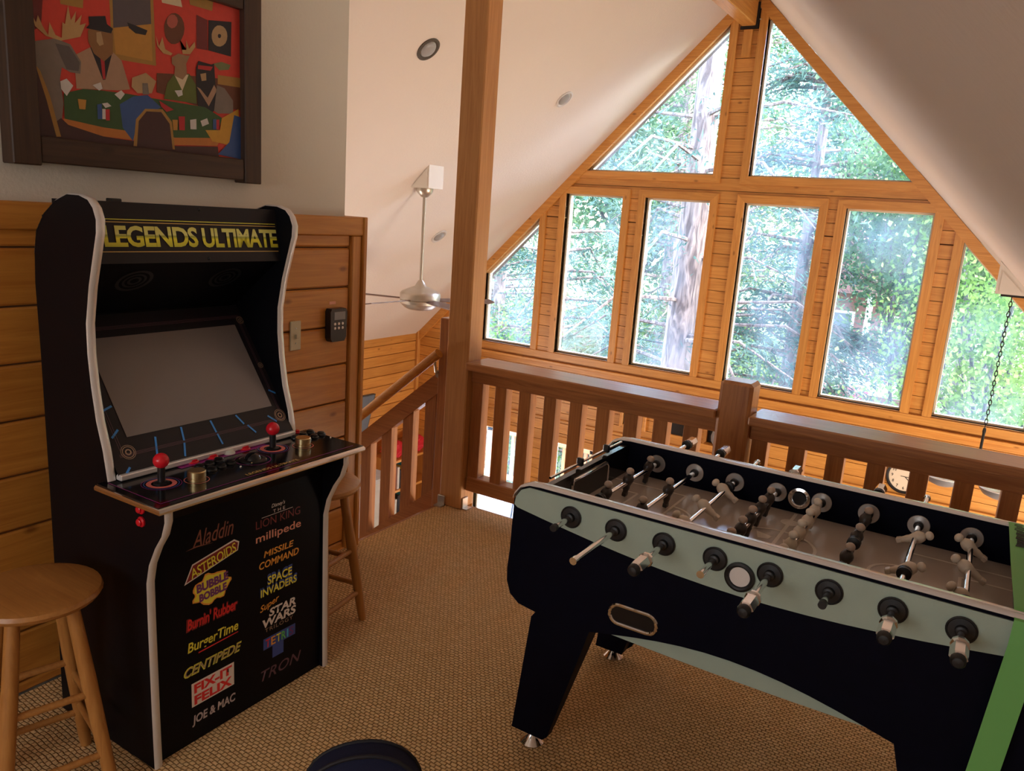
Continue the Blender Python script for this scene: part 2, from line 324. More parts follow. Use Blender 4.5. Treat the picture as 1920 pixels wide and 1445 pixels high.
    def ball(s, c, r, seg=16, rings=10, sc=(1, 1, 1)):
        pr = [(max(1e-4, math.sin(PI*i/rings)), -math.cos(PI*i/rings)) for i in range(rings+1)]
        vs = []; fs = []
        for a, z in pr:
            for k in range(seg): vs.append((c[0]+r*sc[0]*a*math.cos(2*PI*k/seg), c[1]+r*sc[1]*a*math.sin(2*PI*k/seg), c[2]+r*sc[2]*z))
        for i in range(rings):
            for k in range(seg): fs.append((i*seg+k, i*seg+(k+1) % seg, (i+1)*seg+(k+1) % seg, (i+1)*seg+k))
        return s.add(vs, fs)
    def mesh(s, name, smooth=False):
        m = bpy.data.meshes.new(name); m.from_pydata(s.v, [], s.f)
        if smooth:
            m.polygons.foreach_set('use_smooth', [True]*len(m.polygons))
            try: m.set_sharp_from_angle(angle=math.radians(40))
            except Exception: pass
        return m
    def build(s, name, mat, parent=None, smooth=False):
        m = s.mesh(name, smooth); mats = mat if isinstance(mat, (list, tuple)) else [mat]
        for q in mats: m.materials.append(MATS[q])
        if len(mats) > 1: m.polygons.foreach_set('material_index', s.mi)
        return obj(name, m, parent)
def obj(name, mesh, parent=None, mw=None):
    o = bpy.data.objects.new(name, mesh); COL.objects.link(o)
    if mw is not None: o.matrix_world = mw
    if parent is not None:
        o.parent = parent; o.matrix_parent_inverse = WMI[parent.name]
    WMI[o.name] = (mw if mw is not None else Matrix.Identity(4)).inverted()
    return o
WMI = {}
def thing(name, label, cat, loc=(0, 0, 0), group=None, kind=None):
    o = bpy.data.objects.new(name, None); COL.objects.link(o); o.empty_display_size = 0.05; o.location = loc
    WMI[o.name] = Matrix.Translation(loc).inverted()
    return tag(o, label, cat, group, kind)
def tag(o, label, cat=None, group=None, kind=None):
    o['label'] = label
    if cat: o['category'] = cat
    if group: o['group'] = group
    if kind: o['kind'] = kind
    return o
def struct(o, label): o['kind'] = 'structure'; o['label'] = label; o['category'] = LABCAT(o.name); return o
def LABCAT(n): return n.split('_')[0].split('.')[0]
def B(name, mat, parent, x0, x1, y0, y1, z0, z1, c=0.0): return MB().box(x0, x1, y0, y1, z0, z1, c).build(name, mat, parent)
def clip(poly, a, b, c):
    out = []; n = len(poly)
    for i in range(n):
        p, q = poly[i], poly[(i+1) % n]; dp, dq = a*p[0]+b*p[1]-c, a*q[0]+b*q[1]-c
        if dp <= 0: out.append(p)
        if (dp < 0) != (dq < 0) and dp != dq:
            t = dp/(dp-dq); out.append((p[0]+(q[0]-p[0])*t, p[1]+(q[1]-p[1])*t))
    return out
_tc = bpy.data.curves.new('lettering', 'FONT')
def text_mesh(body, size=1.0, shear=0.0, bold=0.0, extrude=0.0, spacing=1.0):
    cu = bpy.data.curves.new('lettering', 'FONT'); cu.body = body; cu.size = size; cu.shear = shear; cu.offset = bold; cu.extrude = extrude
    cu.space_character = spacing; cu.align_x = 'CENTER'; cu.align_y = 'CENTER'; cu.resolution_u = 3
    o = bpy.data.objects.new('lettering', cu); m = bpy.data.meshes.new_from_object(o); bpy.data.objects.remove(o)
    return m
def lettering(name, body, mat, parent, center, right, up, width, height, shear=0.0, bold=0.0, spacing=1.0, lift=0.0012):
    """flat letters fitted into width x height on the plane spanned by right/up"""
    m = text_mesh(body, 1.0, shear, bold, 0, spacing); n = len(m.vertices)
    co = np.empty(n*3); m.vertices.foreach_get('co', co); co = co.reshape(-1, 3)
    mn, mx = co.min(0), co.max(0); w, h = max(mx[0]-mn[0], 1e-6), max(mx[1]-mn[1], 1e-6)
    R_ = np.array(right); U_ = np.array(up); Nn = np.cross(R_, U_)
    x = ((co[:, 0]-mn[0])/w-0.5)*width; y = ((co[:, 1]-mn[1])/h-0.5)*height
    P = np.array(center)+x[:, None]*R_+y[:, None]*U_+Nn*lift
    m.vertices.foreach_set('co', P.astype(np.float32).ravel()); m.update(); m.materials.clear(); m.materials.append(MATS[mat]); m.name = name
    return obj(name, m, parent)

# ================================================================== THE SHELL
YW = 7.40                      # inner face of the window gable
def ceil_l(x): return x+5.868
def ceil_r(x, y): return 1.42+0.26*(YW-y)/YW-x
def slab(name, mat, corners, up):          # a roof plane given four inner corners, thickened outwards
    u = Vector(up); vs = [Vector(c) for c in corners]+[Vector(c)+u for c in corners]
    m = MB().add(vs, [(0, 1, 2, 3), (7, 6, 5, 4), (0, 4, 5, 1), (1, 5, 6, 2), (2, 6, 7, 3), (3, 7, 4, 0)])
    return m.build(name, mat)
XR = -2.224; YB = -3.0
XRB = (1.42+0.26*(YW-YB)/YW-5.868)/2
struct(slab('ceiling_left', 'ceiling_paint', [(XRB, YB, ceil_l(XRB)), (XR, 7.52, ceil_l(XR)), (-5.95, 7.52, ceil_l(-5.95)), (-5.95, YB, ceil_l(-5.95))], (-0.1, 0, 0.12)), 'white sloping ceiling over the open stairwell and living room')
struct(slab('ceiling_right', 'ceiling_paint', [(XRB, YB, ceil_r(XRB, YB)), (1.6, YB, ceil_r(1.6, YB)), (1.6, 7.52, ceil_r(1.6, 7.52)), (XR, 7.52, ceil_r(XR, 7.52))], (0.1, 0, 0.12)), 'textured white sloping ceiling coming down on the right')
# overhanging eaves outside
struct(slab('roof_overhang_left', 'stain_y', [(XR, 7.53, 3.66), (XR, 7.82, 3.66), (-5.95, 7.82, -0.08), (-5.95, 7.53, -0.08)], (-0.1, 0, 0.12)), 'dark stained roof overhang outside the upper left window')
struct(slab('roof_overhang_right', 'stain_y', [(XR, 7.53, 3.66), (1.6, 7.53, -0.16), (1.6, 7.82, -0.16), (XR, 7.82, 3.66)], (0.1, 0, 0.12)), 'dark stained roof overhang outside the upper right window')
# floors
fl = MB().box(-2.33, 1.75, YB, 3.30, -0.26, 0.0).build('floor', 'carpet'); struct(fl, 'tan woven loop carpet on the loft floor')
B('floor_edge', 'fir_x', fl, -2.33, 1.75, 3.30, 3.32, -0.26, -0.004)
B('floor_edge', 'fir_y', fl, -2.35, -2.33, 2.57, 3.30, -0.26, -0.004)
struct(B('floor_lower', 'downstairs_floor', None, -6.0, 1.7, YB, 7.52, -2.62, -2.5), 'brown floor of the living room below the loft')
# left loft wall
wl = struct(MB().prism([(YB, -2.5), (2.475, -2.5), (2.475, 3.58), (YB, 3.58)], -2.46, -2.362, 0).build('wall_left', 'drywall'), 'off white drywall behind the arcade cabinet with pine wainscot')
ZS = [1.362-0.1655*i for i in range(9)]+[0.0]
prev = 1.418
for i, z in enumerate(ZS):
    MB().box(-2.366, -2.332, YB, 2.48, max(z, 0)+0.003, prev-0.003, 0.006).build('board', 'oldpine_y', wl); prev = z
B('groove_backing', 'groove', wl, -2.364, -2.346, YB, 2.478, 0, 1.42)
B('cap_board', 'oldpine_y', wl, -2.40, -2.312, YB, 2.556, 1.412, 1.488, 0.004)
B('end_post', 'oldpine_z', wl, -2.37, -2.318, 2.482, 2.536, 0, 1.412, 0.004)
B('end_board', 'oldpine_z', wl, -2.475, -2.305, 2.537, 2.558, -0.3, 1.49, 0.003)
# side wall of the living room
ws = struct(B('wall_side', 'groove', None, -5.95, -5.83, YB, 7.52, -2.5, 0.05), 'pine boarded low side wall of the living room')
z = -2.5
while z < 0.13:
    MB().box(-5.832, -5.80, 3.0, 7.40, z+0.003, min(z+0.118, 0.14)-0.002, 0.004).build('board', 'pine_y', ws); z += 0.118
B('corner_trim', 'pine_z', ws, -5.80, -5.765, 7.335, 7.385, -2.5, 0.14, 0.004)
struct(B('wall_right', 'drywall', None, 1.60, 1.75, YB, 7.52, -2.5, 0.1), 'plain low wall under the right eave')
struct(MB().prism([(-5.95, -2.5), (1.7, -2.5), (1.7, 0.2), (-2.1, 3.9), (-5.95, 0.0)], YB-0.12, YB, 1).build('wall_back', 'drywall'), 'plain gable wall behind the loft')

# ---- window gable
OPEN = [(-4.88, -4.228, 0.12, 1.55), (-3.932, -3.293, 0.12, 1.792), (-3.056, -2.405, 0.12, 1.792), (-2.081, -1.425, 0.12, 1.792), (-1.203, -0.521, 0.12, 1.792), (-0.276, 0.40, 0.12, 1.577),
        (-3.735, -2.41, 2.026, 3.36), (-2.081, -0.70, 2.026, 3.36), (-4.86, -4.225, -2.3, -0.87), (-3.86, -2.95, -2.3, -0.87)]
GAB = [(1.0, -1.0), (1.0, 1.0)]
def gable(poly, d=0.0):
    poly = clip(poly, -1, 1, 5.868-d)         # z <= x+5.868
    return clip(poly, 1, 1, 1.42-d) if poly else poly
wf = bpy.data.objects.new('wall_front', None); COL.objects.link(wf); WMI['wall_front'] = Matrix.Identity(4)
tag(wf, 'pine boarded gable wall holding the big windows', 'wall', None, 'structure')
P_ = 0.1155; zs = []
z = -2.5
while z < 3.7: zs.append(z); z += P_
back = MB()
for zz in zs:
    cuts = sorted({zz, zz+P_} | {e for o in OPEN for e in o[2:] if zz < e < zz+P_})
    for z0, z1 in zip(cuts[:-1], cuts[1:]):
        zm = (z0+z1)/2; xs = [-5.83]
        for o in sorted(o for o in OPEN if o[2] < zm < o[3]): xs += [o[0], o[1]]
        xs.append(1.6)
        for x0, x1 in zip(xs[::2], xs[1::2]):
            p = gable([(x0, z0), (x1, z0), (x1, z1), (x0, z1)])
            if len(p) < 3: continue
            back.prism(p, YW, YW+0.10, 1)
            g = 0.0025
            q = gable([(x0, z0+g*(z0 == zz)), (x1, z0+g*(z0 == zz)), (x1, z1-g*(z1 == zz+P_)), (x0, z1-g*(z1 == zz+P_))], 0.004)
            if len(q) < 3 or z1-z0 < 0.012: continue
            MB().prism(q, YW-0.018, YW-0.0005, 1).build('board', 'pine_x', wf)
back.build('backing', 'groove', wf)
# rake trims, bottom casing
def trim(n, mat, poly, y0, y1, label): return struct(MB().prism(poly, y0, y1, 1).build('trim_%d' % n, mat), label)
trim(1, 'pine_x', [(-2.29, 3.575), (-2.29, 3.455), (-5.8, -0.045), (-5.8, 0.066)], YW-0.05, YW-0.018, 'pine rake board along the left ceiling slope of the gable')
trim(2, 'pine_x', [(-2.16, 3.578), (-2.16, 3.455), (1.5, -0.20), (1.5, -0.082)], YW-0.05, YW-0.018, 'pine rake board along the right ceiling slope of the gable')
struct(B('trim_3', 'pine_x', None, -5.2, 0.75, YW-0.045, YW-0.018, 0.035, 0.112, 0.004), 'long pine casing under the row of windows')
struct(B('trim_4', 'pine_x', None, -5.0, 0.6, YW-0.07, YW-0.018, -0.012, 0.018, 0.004), 'narrow pine ledge below the window casing')
struct(B('trim_5', 'pine_x', None, -5.7, 0.9, YW-0.05, YW-0.018, -0.64, -0.61, 0.004), 'pine ledge above the lower windows')
def window(n, poly, label, trimw=0.072, skip=()):
    w = bpy.data.objects.new('window_%d' % n, None); COL.objects.link(w); WMI[w.name] = Matrix.Identity(4)
    tag(w, label, 'window', None, 'structure')
    MB().prism(poly, YW+0.052, YW+0.058, 1).build('pane', 'window_glass', w)
    k = len(poly); cx = sum(p[0] for p in poly)/k; cz = sum(p[1] for p in poly)/k
    ar = sum(poly[i][0]*poly[(i+1) % k][1]-poly[(i+1) % k][0]*poly[i][1] for i in range(k)); pl = poly if ar > 0 else poly[::-1]
    # mitred offsets
    def off(d):
        res = []
        for i in range(k):
            a, b, c = Vector(pl[i-1]), Vector(pl[i]), Vector(pl[(i+1) % k])
            n1 = Vector(((b-a).y, -(b-a).x)).normalized(); n2 = Vector(((c-b).y, -(c-b).x)).normalized()
            m = (n1+n2); m = m/ (1+n1.dot(n2)); res.append(tuple(b+m*d))
        return res
    o1, o2, inn = off(trimw), off(0.004), off(-0.016)
    for i in range(k):
        j = (i+1) % k; e = Vector(pl[j])-Vector(pl[i]); ax = 'pine_z' if abs(e.y) > abs(e.x)*2 else 'pine_x'
        MB().prism([pl[i], pl[j], inn[j], inn[i]], YW+0.03, YW+0.09, 1).build('glazing_bar', 'vinyl', w)
        MB().prism([o2[i], o2[j], pl[j], pl[i]], YW-0.03, YW+0.10, 1).build('jamb', ax, w)
        if i in skip: continue
        q = gable([o1[i], o1[j], pl[j], pl[i]], 0.06)
        if len(q) > 2: MB().prism(q, YW-0.04, YW-0.016, 1).build('casing', ax, w)
    return w
sl = lambda x: x+5.868-0.112
sr = lambda x: 1.42-x-0.115
window(1, [(-4.88, 0.12), (-4.228, 0.12), (-4.228, sl(-4.228)), (-4.88, sl(-4.88))], 'leftmost lower window with a sloping top beside the tall post', skip=(0, 2))
window(2, [(-3.932, 0.12), (-3.293, 0.12), (-3.293, 1.79), (-3.932, 1.79)], 'tall window, second from the left in the lower row', skip=(0,))
window(3, [(-3.056, 0.12), (-2.405, 0.12), (-2.405, 1.79), (-3.056, 1.79)], 'tall window, third from the left, with the pine trunk behind it', skip=(0,))
window(4, [(-2.081, 0.12), (-1.425, 0.12), (-1.425, 1.79), (-2.081, 1.79)], 'tall window behind the newel post', skip=(0,))
window(5, [(-1.203, 0.12), (-0.521, 0.12), (-0.521, 1.79), (-1.203, 1.79)], 'tall window showing the neighbouring house', skip=(0,))
window(6, [(-0.276, 0.12), (0.40, 0.12), (0.40, sr(0.40)), (-0.276, sr(-0.276))], 'rightmost lower window with a sloping top behind the chain', skip=(0, 2))
window(7, [(-3.73, 2.026), (-2.41, 2.026), (-2.41, sl(-2.41))], 'upper left triangular window under the ridge', skip=(2,))
window(8, [(-2.081, 2.026), (-0.712, 2.026), (-2.081, sr(-2.081))], 'upper right triangular window under the ridge', skip=(1,))
window(9, [(-4.86, -2.3), (-4.225, -2.3), (-4.225, -0.87), (-4.86, -0.87)], 'downstairs glazed panel nearest the post, looking on the deck')
window(10, [(-3.86, -2.3), (-2.95, -2.3), (-2.95, -0.87), (-3.86, -0.87)], 'downstairs glazed panel showing the white patio chair')
struct(B('trim_6', 'pine_z', None, -2.285, -2.205, YW-0.05, YW-0.018, 3.05, 3.28, 0.004), 'short pine block under the end of the ridge beam')

# made-up windows out of view, added only to frame the fill lamps
def plain_window(n, label, axis, at, u0, u1, z0, z1, t):  # casing and opaque sheet on a closed wall, no opening
    w = bpy.data.objects.new('window_%d' % n, None); COL.objects.link(w); WMI[w.name] = Matrix.Identity(4); tag(w, label, 'window', None, 'structure')
    for a, b, c, d in ((u0-0.08, u0, z0-0.08, z1+0.08), (u1, u1+0.08, z0-0.08, z1+0.08), (u0, u1, z0-0.08, z0), (u0, u1, z1, z1+0.08)):
        if axis == 1: B('casing', 'pine_x', w, a, b, min(at, at+t), max(at, at+t), c, d, 0.004)
        else: B('casing', 'pine_y', w, min(at, at+t), max(at, at+t), a, b, c, d, 0.004)
    if axis == 1: B('pane', 'siding_white', w, u0, u1, min(at, at+t*0.1), max(at, at+t*0.1), z0, z1)
    else: B('pane', 'siding_white', w, min(at, at+t*0.1), max(at, at+t*0.1), u0, u1, z0, z1)
plain_window(11, 'added dummy window framing the fill lamp behind the loft', 1, YB, -2.2, -0.2, 0.9, 2.2, 0.06)
plain_window(12, 'added dummy window framing the fill lamp on the right wall', 0, 1.60, 4.2, 6.6, -1.95, -0.45, -0.06)
plain_window(13, 'added dummy window framing the fill lamp on the side wall by the stairs', 0, -5.80, 2.4, 4.4, -1.6, -0.2, 0.08)

# ridge beam and post
rb = thing('ridge_beam', 'heavy pine ridge beam at the peak of the ceiling', 'beam', (-2.245, 7.36, 3.31))
B('timber', 'pine_y', rb, -2.312, -2.182, YB+0.02, 7.375, 3.31, 3.56, 0.008)
MB().box(-2.322, -2.172, 7.36, 7.381, 3.285, 3.31).box(-2.182, -2.160, 7.345, 7.381, 3.285, 3.50).build('iron_bracket', 'iron', rb)
MB().lathe([(0.008, 0), (0.008, 0.012), (0.004, 0.016)], 8, (-2.158, 7.36, 3.36), 'X').lathe([(0.008, 0), (0.008, 0.012), (0.004, 0.016)], 8, (-2.158, 7.36, 3.45), 'X').build('bolt', 'chrome_dull', rb)
po = thing('timber_post', 'tall square pine post at the corner of the loft railing', 'post', (-2.272, 3.285, 0))
B('timber', 'post_z', po, -2.342, -2.206, 3.222, 3.346, 0, 3.5, 0.006)
for y0, x0 in ((3.214, -2.33), (3.214, -2.225)):
    pass
MB().box(-2.346, -2.300, 3.212, 3.222, 0.0, 0.055, 0.002).box(-2.346, -2.300, 3.18, 3.222, 0.0, 0.006).build('base_bracket', 'chrome_dull', po)
MB().box(-2.206, -2.197, 3.235, 3.285, 0.0, 0.06, 0.002).box(-2.206, -2.17, 3.235, 3.285, 0.0, 0.006).build('base_bracket', 'chrome_dull', po)

# ---- loft railing
ra = thing('loft_railing', 'fir guard railing with square balusters along the loft edge', 'railing', (-0.85, 3.27, 0))
for (x0, x1) in ((-2.206, -0.915), (-0.775, 1.35)):
    B('cap_rail', 'fir_x', ra, x0, x1, 3.20, 3.40, 0.760, 0.800, 0.006)
    B('top_rail', 'fir_x', ra, x0, x1, 3.262, 3.345, 0.690, 0.759, 0.004)
    B('bottom_rail', 'fir_x', ra, x0, x1, 3.262, 3.345, 0.098, 0.178, 0.005)
B('newel_post', 'fir_z', ra, -0.914, -0.775, 3.215, 3.35, -0.2, 0.93, 0.014)
bm = MB().box(-0.033, 0.033, -0.033, 0.033, 0.17, 0.70, 0.003).mesh('baluster'); bm.materials.append(MATS['fir_z'])
xb = -2.030-0.1475
bal = [-2.172]+[-2.030+0.1425*i for i in range(8)]+[-0.732+0.1515*i for i in range(14)]
for x in bal:
    if x > 1.3: break
    if -0.95 < x < -0.76: continue
    obj('baluster', bm, ra, Matrix.Translation((x, 3.303, 0)))

# ---- stair with its railing
st = thing('staircase', 'fir stair flight dropping from the loft beside the wall', 'stairs', (-2.7, 2.9, -0.3))
for i in range(7):
    B('tread', 'fir_y', st, -2.60-0.24*i, -2.352-0.24*i, 2.60, 3.22, -0.235-0.2*i, -0.195-0.2*i, 0.004)
sr_ = thing('stair_railing', 'sloping fir stair railing beside the tall post', 'railing', (-2.45, 3.27, -0.05))
def sloped(z, x, x0=-2.40): return z+(x-x0)*0.84
def strip(name, mat, za, zb, xa, xb, y0, y1): return MB().prism([(xa, sloped(za, xa)), (xb, sloped(za, xb)), (xb, sloped(zb, xb)), (xa, sloped(zb, xa))], y0, y1, 1).build(name, mat, sr_)
strip('stringer', 'fir_x', -0.15, 0.065, -4.3, -2.40, 3.245, 3.305)
strip('sub_rail', 'fir_x', 0.60, 0.715, -4.3, -2.40, 3.245, 3.305)
B('half_post', 'fir_z', sr_, -2.402, -2.343, 3.235, 3.32, -0.25, 1.0, 0.004)
for i in range(13):
    x0 = -2.485-0.148*i; x1 = x0+0.07
    MB().prism([(x0, sloped(0.06, x0)), (x1, sloped(0.06, x1)), (x1, sloped(0.61, x1)), (x0, sloped(0.61, x0))], 3.25, 3.30, 1).build('baluster', 'fir_z', sr_)
MB().tube([(-2.375, 3.20, sloped(0.80, -2.375)), (-4.3, 3.20, sloped(0.80, -4.3))], 0.025, 14).build('handrail', 'oldpine_x', sr_, True)
for x in (-2.40, -3.2):
    MB().tube([(x, 3.245, sloped(0.70, x)), (x, 3.215, sloped(0.715, x)), (x, 3.20, sloped(0.775, x))], 0.007, 8).lathe([(0.022, 0), (0.022, 0.006)], 12, (x, 3.238, sloped(0.70, x)), 'Y').build('rail_bracket', 'chrome_dull', sr_, True)

# ================================================================== ARCADE CABINET
AX0, AY0, AY1 = -1.732, 1.12, 1.77
ac = thing('arcade_cabinet', 'black upright arcade cabinet with a blank grey screen and red joysticks', 'arcade cabinet', (-1.95, 1.445, 0))
FRONT = [(-1.722, 0.0), (-1.726, 0.15), (-1.729, 0.33), (-1.731, 0.475), (-1.731, 0.55), (-1.718, 0.605), (-1.690, 0.66), (-1.662, 0.70), (-1.648, 0.74), (-1.648, 0.775), (-1.885, 0.79),
         (-1.900, 0.868), (-1.925, 0.947), (-1.941, 1.038), (-1.950, 1.12), (-1.950, 1.20), (-1.930, 1.297), (-1.909, 1.365), (-1.888, 1.432), (-1.886, 1.464), (-1.898, 1.492), (-1.918, 1.510), (-1.955, 1.519), (-2.009, 1.519)]
BACK = [(-2.065, 1.500), (-2.12, 1.465), (-2.16, 1.42), (-2.176, 1.36), (-2.182, 1.28), (-2.176, 1.1), (-2.172, 0.7), (-2.172, 0.0)]
PROF = FRONT+BACK
for y in (AY0, AY1-0.022):
    sp = MB().prism(PROF, y, y+0.022, 1).build('side_panel', 'black_laminate', ac)
    def edge(pts, nm):
        m = MB(); vs = []; 
        for (x, z) in pts: pass
        # ribbon that follows the panel edge, 3 mm proud
        n = len(pts); off = []
        for i in range(n):
            a = Vector(pts[max(i-1, 0)]); b = Vector(pts[min(i+1, n-1)]); t = (b-a).normalized(); off.append((pts[i][0]+t.y*0.004, pts[i][1]-t.x*0.004))
        for yy in (y-0.001, y+0.004, y+0.018, y+0.023):
            for p, q in zip(pts, off): vs.append(((q if y+0.003 < yy < y+0.02 else p)[0], yy, (q if y+0.003 < yy < y+0.02 else p)[1]))
        fs = [(r*n+i, r*n+i+1, (r+1)*n+i+1, (r+1)*n+i) for r in range(3) for i in range(n-1)]
        return m.add(vs, fs).build('edge_molding', 'molding', sp, True)
    edge(FRONT[:10], 0); edge(FRONT[10:]+BACK[:4], 1)
IY0, IY1 = AY0+0.022, AY1-0.022
B('front_panel', 'black_laminate', ac, -1.755, AX0-0.006, IY0, IY1, 0.0, 0.70)
MB().prism([(-1.755, 0.70), (-1.738, 0.70), (-1.70, 0.765), (-1.755, 0.765)], IY0, IY1, 1).build('deck_skirt', 'black_laminate', ac)
B('back_panel', 'black_laminate', ac, -2.172, -2.160, IY0, IY1, 0.0, 1.46)
# marquee
MQ0, MQ1 = (-1.934, 1.352), (-1.966, 1.508)
mq = MB().prism([MQ0, MQ1, (-1.99, 1.508), (-1.99, 1.352)], IY0, IY1, 1).build('marquee', 'marquee_black', ac)
B('top_panel', 'black_laminate', ac, -2.12, -1.966, IY0, IY1, 1.478, 1.505)
B('top_clip', 'black_plastic', ac, -2.0, -1.975, 1.215, 1.245, 1.505, 1.516, 0.002)
mr = (0, 1, 0); mu = Vector((MQ1[0]-MQ0[0], 0, MQ1[1]-MQ0[1])).normalized()
def mqp(y, z): return (MQ0[0]+(z-MQ0[1])*(MQ1[0]-MQ0[0])/(MQ1[1]-MQ0[1]), y, z)
lettering('marquee_lettering', 'LEGENDS', 'marquee_letters', mq, mqp(1.312, 1.421), mr, mu, 0.278, 0.056, bold=0.03, spacing=0.93, lift=0.002)
lettering('marquee_lettering', 'ULTIMATE', 'marquee_letters', mq, mqp(1.603, 1.420), mr, mu, 0.274, 0.056, bold=0.03, spacing=0.93, lift=0.002)
for z, mt in ((1.463, 'lg_lime'), (1.456, 'deck_gold'), (1.381, 'deck_gold')):
    MB().add([Vector(mqp(y, zz))+Vector((0.0012, 0, 0)) for y, zz in ((1.15, z), (1.74, z), (1.74, z+0.0022), (1.15, z+0.0022))], [(0, 1, 2, 3)]).build('marquee_stripe', mt, mq)
for y, z in ((1.47, 1.498), (1.15, 1.362), (1.48, 1.362)):
    MB().ball(mqp(y, z), 0.0045, 8, 6).build('screw', 'black_plastic', mq, True)
# speaker board, bezel, screen
bz0, bz1 = Vector((-1.87, 0, 0.80)), Vector((-2.152, 0, 1.186)); bu = (bz1-bz0).normalized(); bn = Vector((bu.z, 0, -bu.x))
def bz(y, s, l=0.0): p = bz0+bu*s+bn*l; return (p.x, y, p.z)
spk = MB().add([(-2.155, IY0, 1.19), (-2.155, IY1, 1.19), (-1.95, IY1, 1.352), (-1.95, IY0, 1.352)], [(0, 1, 2, 3)]).build('speaker_board', 'black_laminate', ac)
sd = Vector((-0.162, 0, 0.205)).normalized(); sN = Vector((0.162, 0, -0.205)).normalized(); sU = Vector((0.205, 0, 0.162)).normalized()
for y in (1.30, 1.60):
    m = MB(); c = Vector((-2.02, y, 1.297))+sN*0.002
    for r0, r1 in ((0.012, 0.02), (0.027, 0.034), (0.042, 0.052)):
        vs = []; n = 24
        for r in (r0, r1):
            for k in range(n): vs.append(c+Vector((0, 1, 0))*r*math.cos(2*PI*k/n)+sU*r*math.sin(2*PI*k/n))
        m.add(vs, [(k, (k+1) % n, n+(k+1) % n, n+k) for k in range(n)])
    m.build('speaker_grille', 'black_plastic', spk)
be = MB().add([bz(IY0, 0), bz(IY1, 0), bz(IY1, 0.478), bz(IY0, 0.478)], [(0, 1, 2, 3)]).build('bezel', 'marquee_black', ac)
MB().prism([(1.206, 0.104), (1.706, 0.104), (1.706, 0.405), (1.206, 0.405)], 0, 0.0, 2)
MB().add([bz(1.205, 0.104, 0.002), bz(1.707, 0.104, 0.002), bz(1.707, 0.405, 0.002), bz(1.205, 0.405, 0.002)], [(0, 1, 2, 3)]).build('screen', 'screen', be)
def bzline(y0, s0, y1, s1, w, mat):
    d = Vector((y1-y0, s1-s0)).normalized(); n = Vector((-d.y, d.x))*w/2
    MB().add([bz(y0-n.x, s0-n.y, .0015), bz(y1-n.x, s1-n.y, .0015), bz(y1+n.x, s1+n.y, .0015), bz(y0+n.x, s0+n.y, .0015)], [(0, 1, 2, 3)]).build('bezel_stripe', mat, be)
for y0, s0, y1, s1 in ((1.26, 0.012, 1.283, 0.088), (1.345, 0.012, 1.36, 0.052), (1.362, 0.058, 1.37, 0.10), (1.477, 0.02, 1.474, 0.055), (1.473, 0.06, 1.470, 0.10), (1.607, 0.03, 1.588, 0.06), (1.578, 0.066, 1.562, 0.10), (1.70, 0.05, 1.675, 0.075), (1.18, 0.02, 1.165, 0.006), (1.19, 0.13, 1.165, 0.11), (1.20, 0.2, 1.17, 0.19), (1.722, 0.16, 1.744, 0.145)):
    bzline(y0, s0, y1, s1, 0.006, 'neon')
for k, s in enumerate((0.052, 0.0555, 0.059, 0.430, 0.434, 0.438)):
    bzline(1.165, s, 1.735, s, 0.0012, 'lg_plum')
for k, y in enumerate((1.172, 1.178, 1.726, 1.731)): bzline(y, 0.07, y, 0.42, 0.0012, 'lg_plum')
for y, s, r in ((1.192, 0.062, 0.021), (1.722, 0.068, 0.021), (1.162, 0.235, 0.010), (1.735, 0.25, 0.010), (1.16, 0.36, 0.009), (1.735, 0.42, 0.014)):
    m = MB(); n = 20
    for r0, r1 in ((r*0.25, r*0.42), (r*0.7, r*0.8), (r*0.93, r)):
        m.add([bz(y+q*math.cos(2*PI*k/n), s+q*math.sin(2*PI*k/n), 0.002) for q in (r0, r1) for k in range(n)], [(k, (k+1) % n, n+(k+1) % n, n+k) for k in range(n)])
    m.build('bezel_emblem', 'lg_tan', be)
MB().box(-1.885, -1.862, IY0, IY1, 0.79, 0.806, 0.003).build('bezel_strip', 'molding', ac)
# control deck
dk = MB().box(-1.898, -1.640, 1.098, 1.826, 0.768, 0.788, 0.0).build('control_deck', 'black_gloss', ac)
MB().tube([(-1.898, 1.098, 0.777), (-1.640, 1.098, 0.777), (-1.640, 1.826, 0.777), (-1.898, 1.826, 0.777)], 0.0095, 8).build('deck_edge', 'chrome', dk, True)
DZ = 0.7884
def flat(poly, mat, nm, l=0.0006): return MB().add([(x, y, DZ+l) for x, y in poly], [tuple(range(len(poly)))]).build(nm, mat, dk)
flat([(-1.89, 1.31), (-1.845, 1.31), (-1.845, 1.62), (-1.89, 1.62)], 'magenta', 'deck_print')
for a, b in (((-1.88, 1.118), (-1.66, 1.118)), ((-1.66, 1.118), (-1.66, 1.80))):
    flat([(a[0]-.0012, a[1]-.0012), (b[0]+.0012, a[1]-.0012), (b[0]+.0012, b[1]+.0012), (a[0]-.0012, b[1]+.0012)], 'magenta', 'deck_print')
def ring(x, y, r0, r1, mat, nm='deck_ring', l=0.0008, n=28):
    return MB().add([(x+q*math.cos(2*PI*k/n), y+q*math.sin(2*PI*k/n), DZ+l) for q in (r1, r0) for k in range(n)], [(k, (k+1) % n, n+(k+1) % n, n+k) for k in range(n)]).build(nm, mat, dk)
for (x, y) in ((-1.782, 1.205), (-1.812, 1.607)):
    j = MB().lathe([(0.020, 0), (0.020, 0.004), (0.010, 0.007), (0.010, 0.05)], 16, (x, y, DZ)).build('joystick', 'black_plastic', dk, True)
    MB().ball((x, y, DZ+0.064), 0.0205, 20, 14).build('joystick_ball', 'red_plastic', j, True)
    ring(x, y, 0.026, 0.038, 'deck_ring'); ring(x, y, 0.042, 0.045, 'lg_blue'); ring(x, y, 0.049, 0.0505, 'magenta')
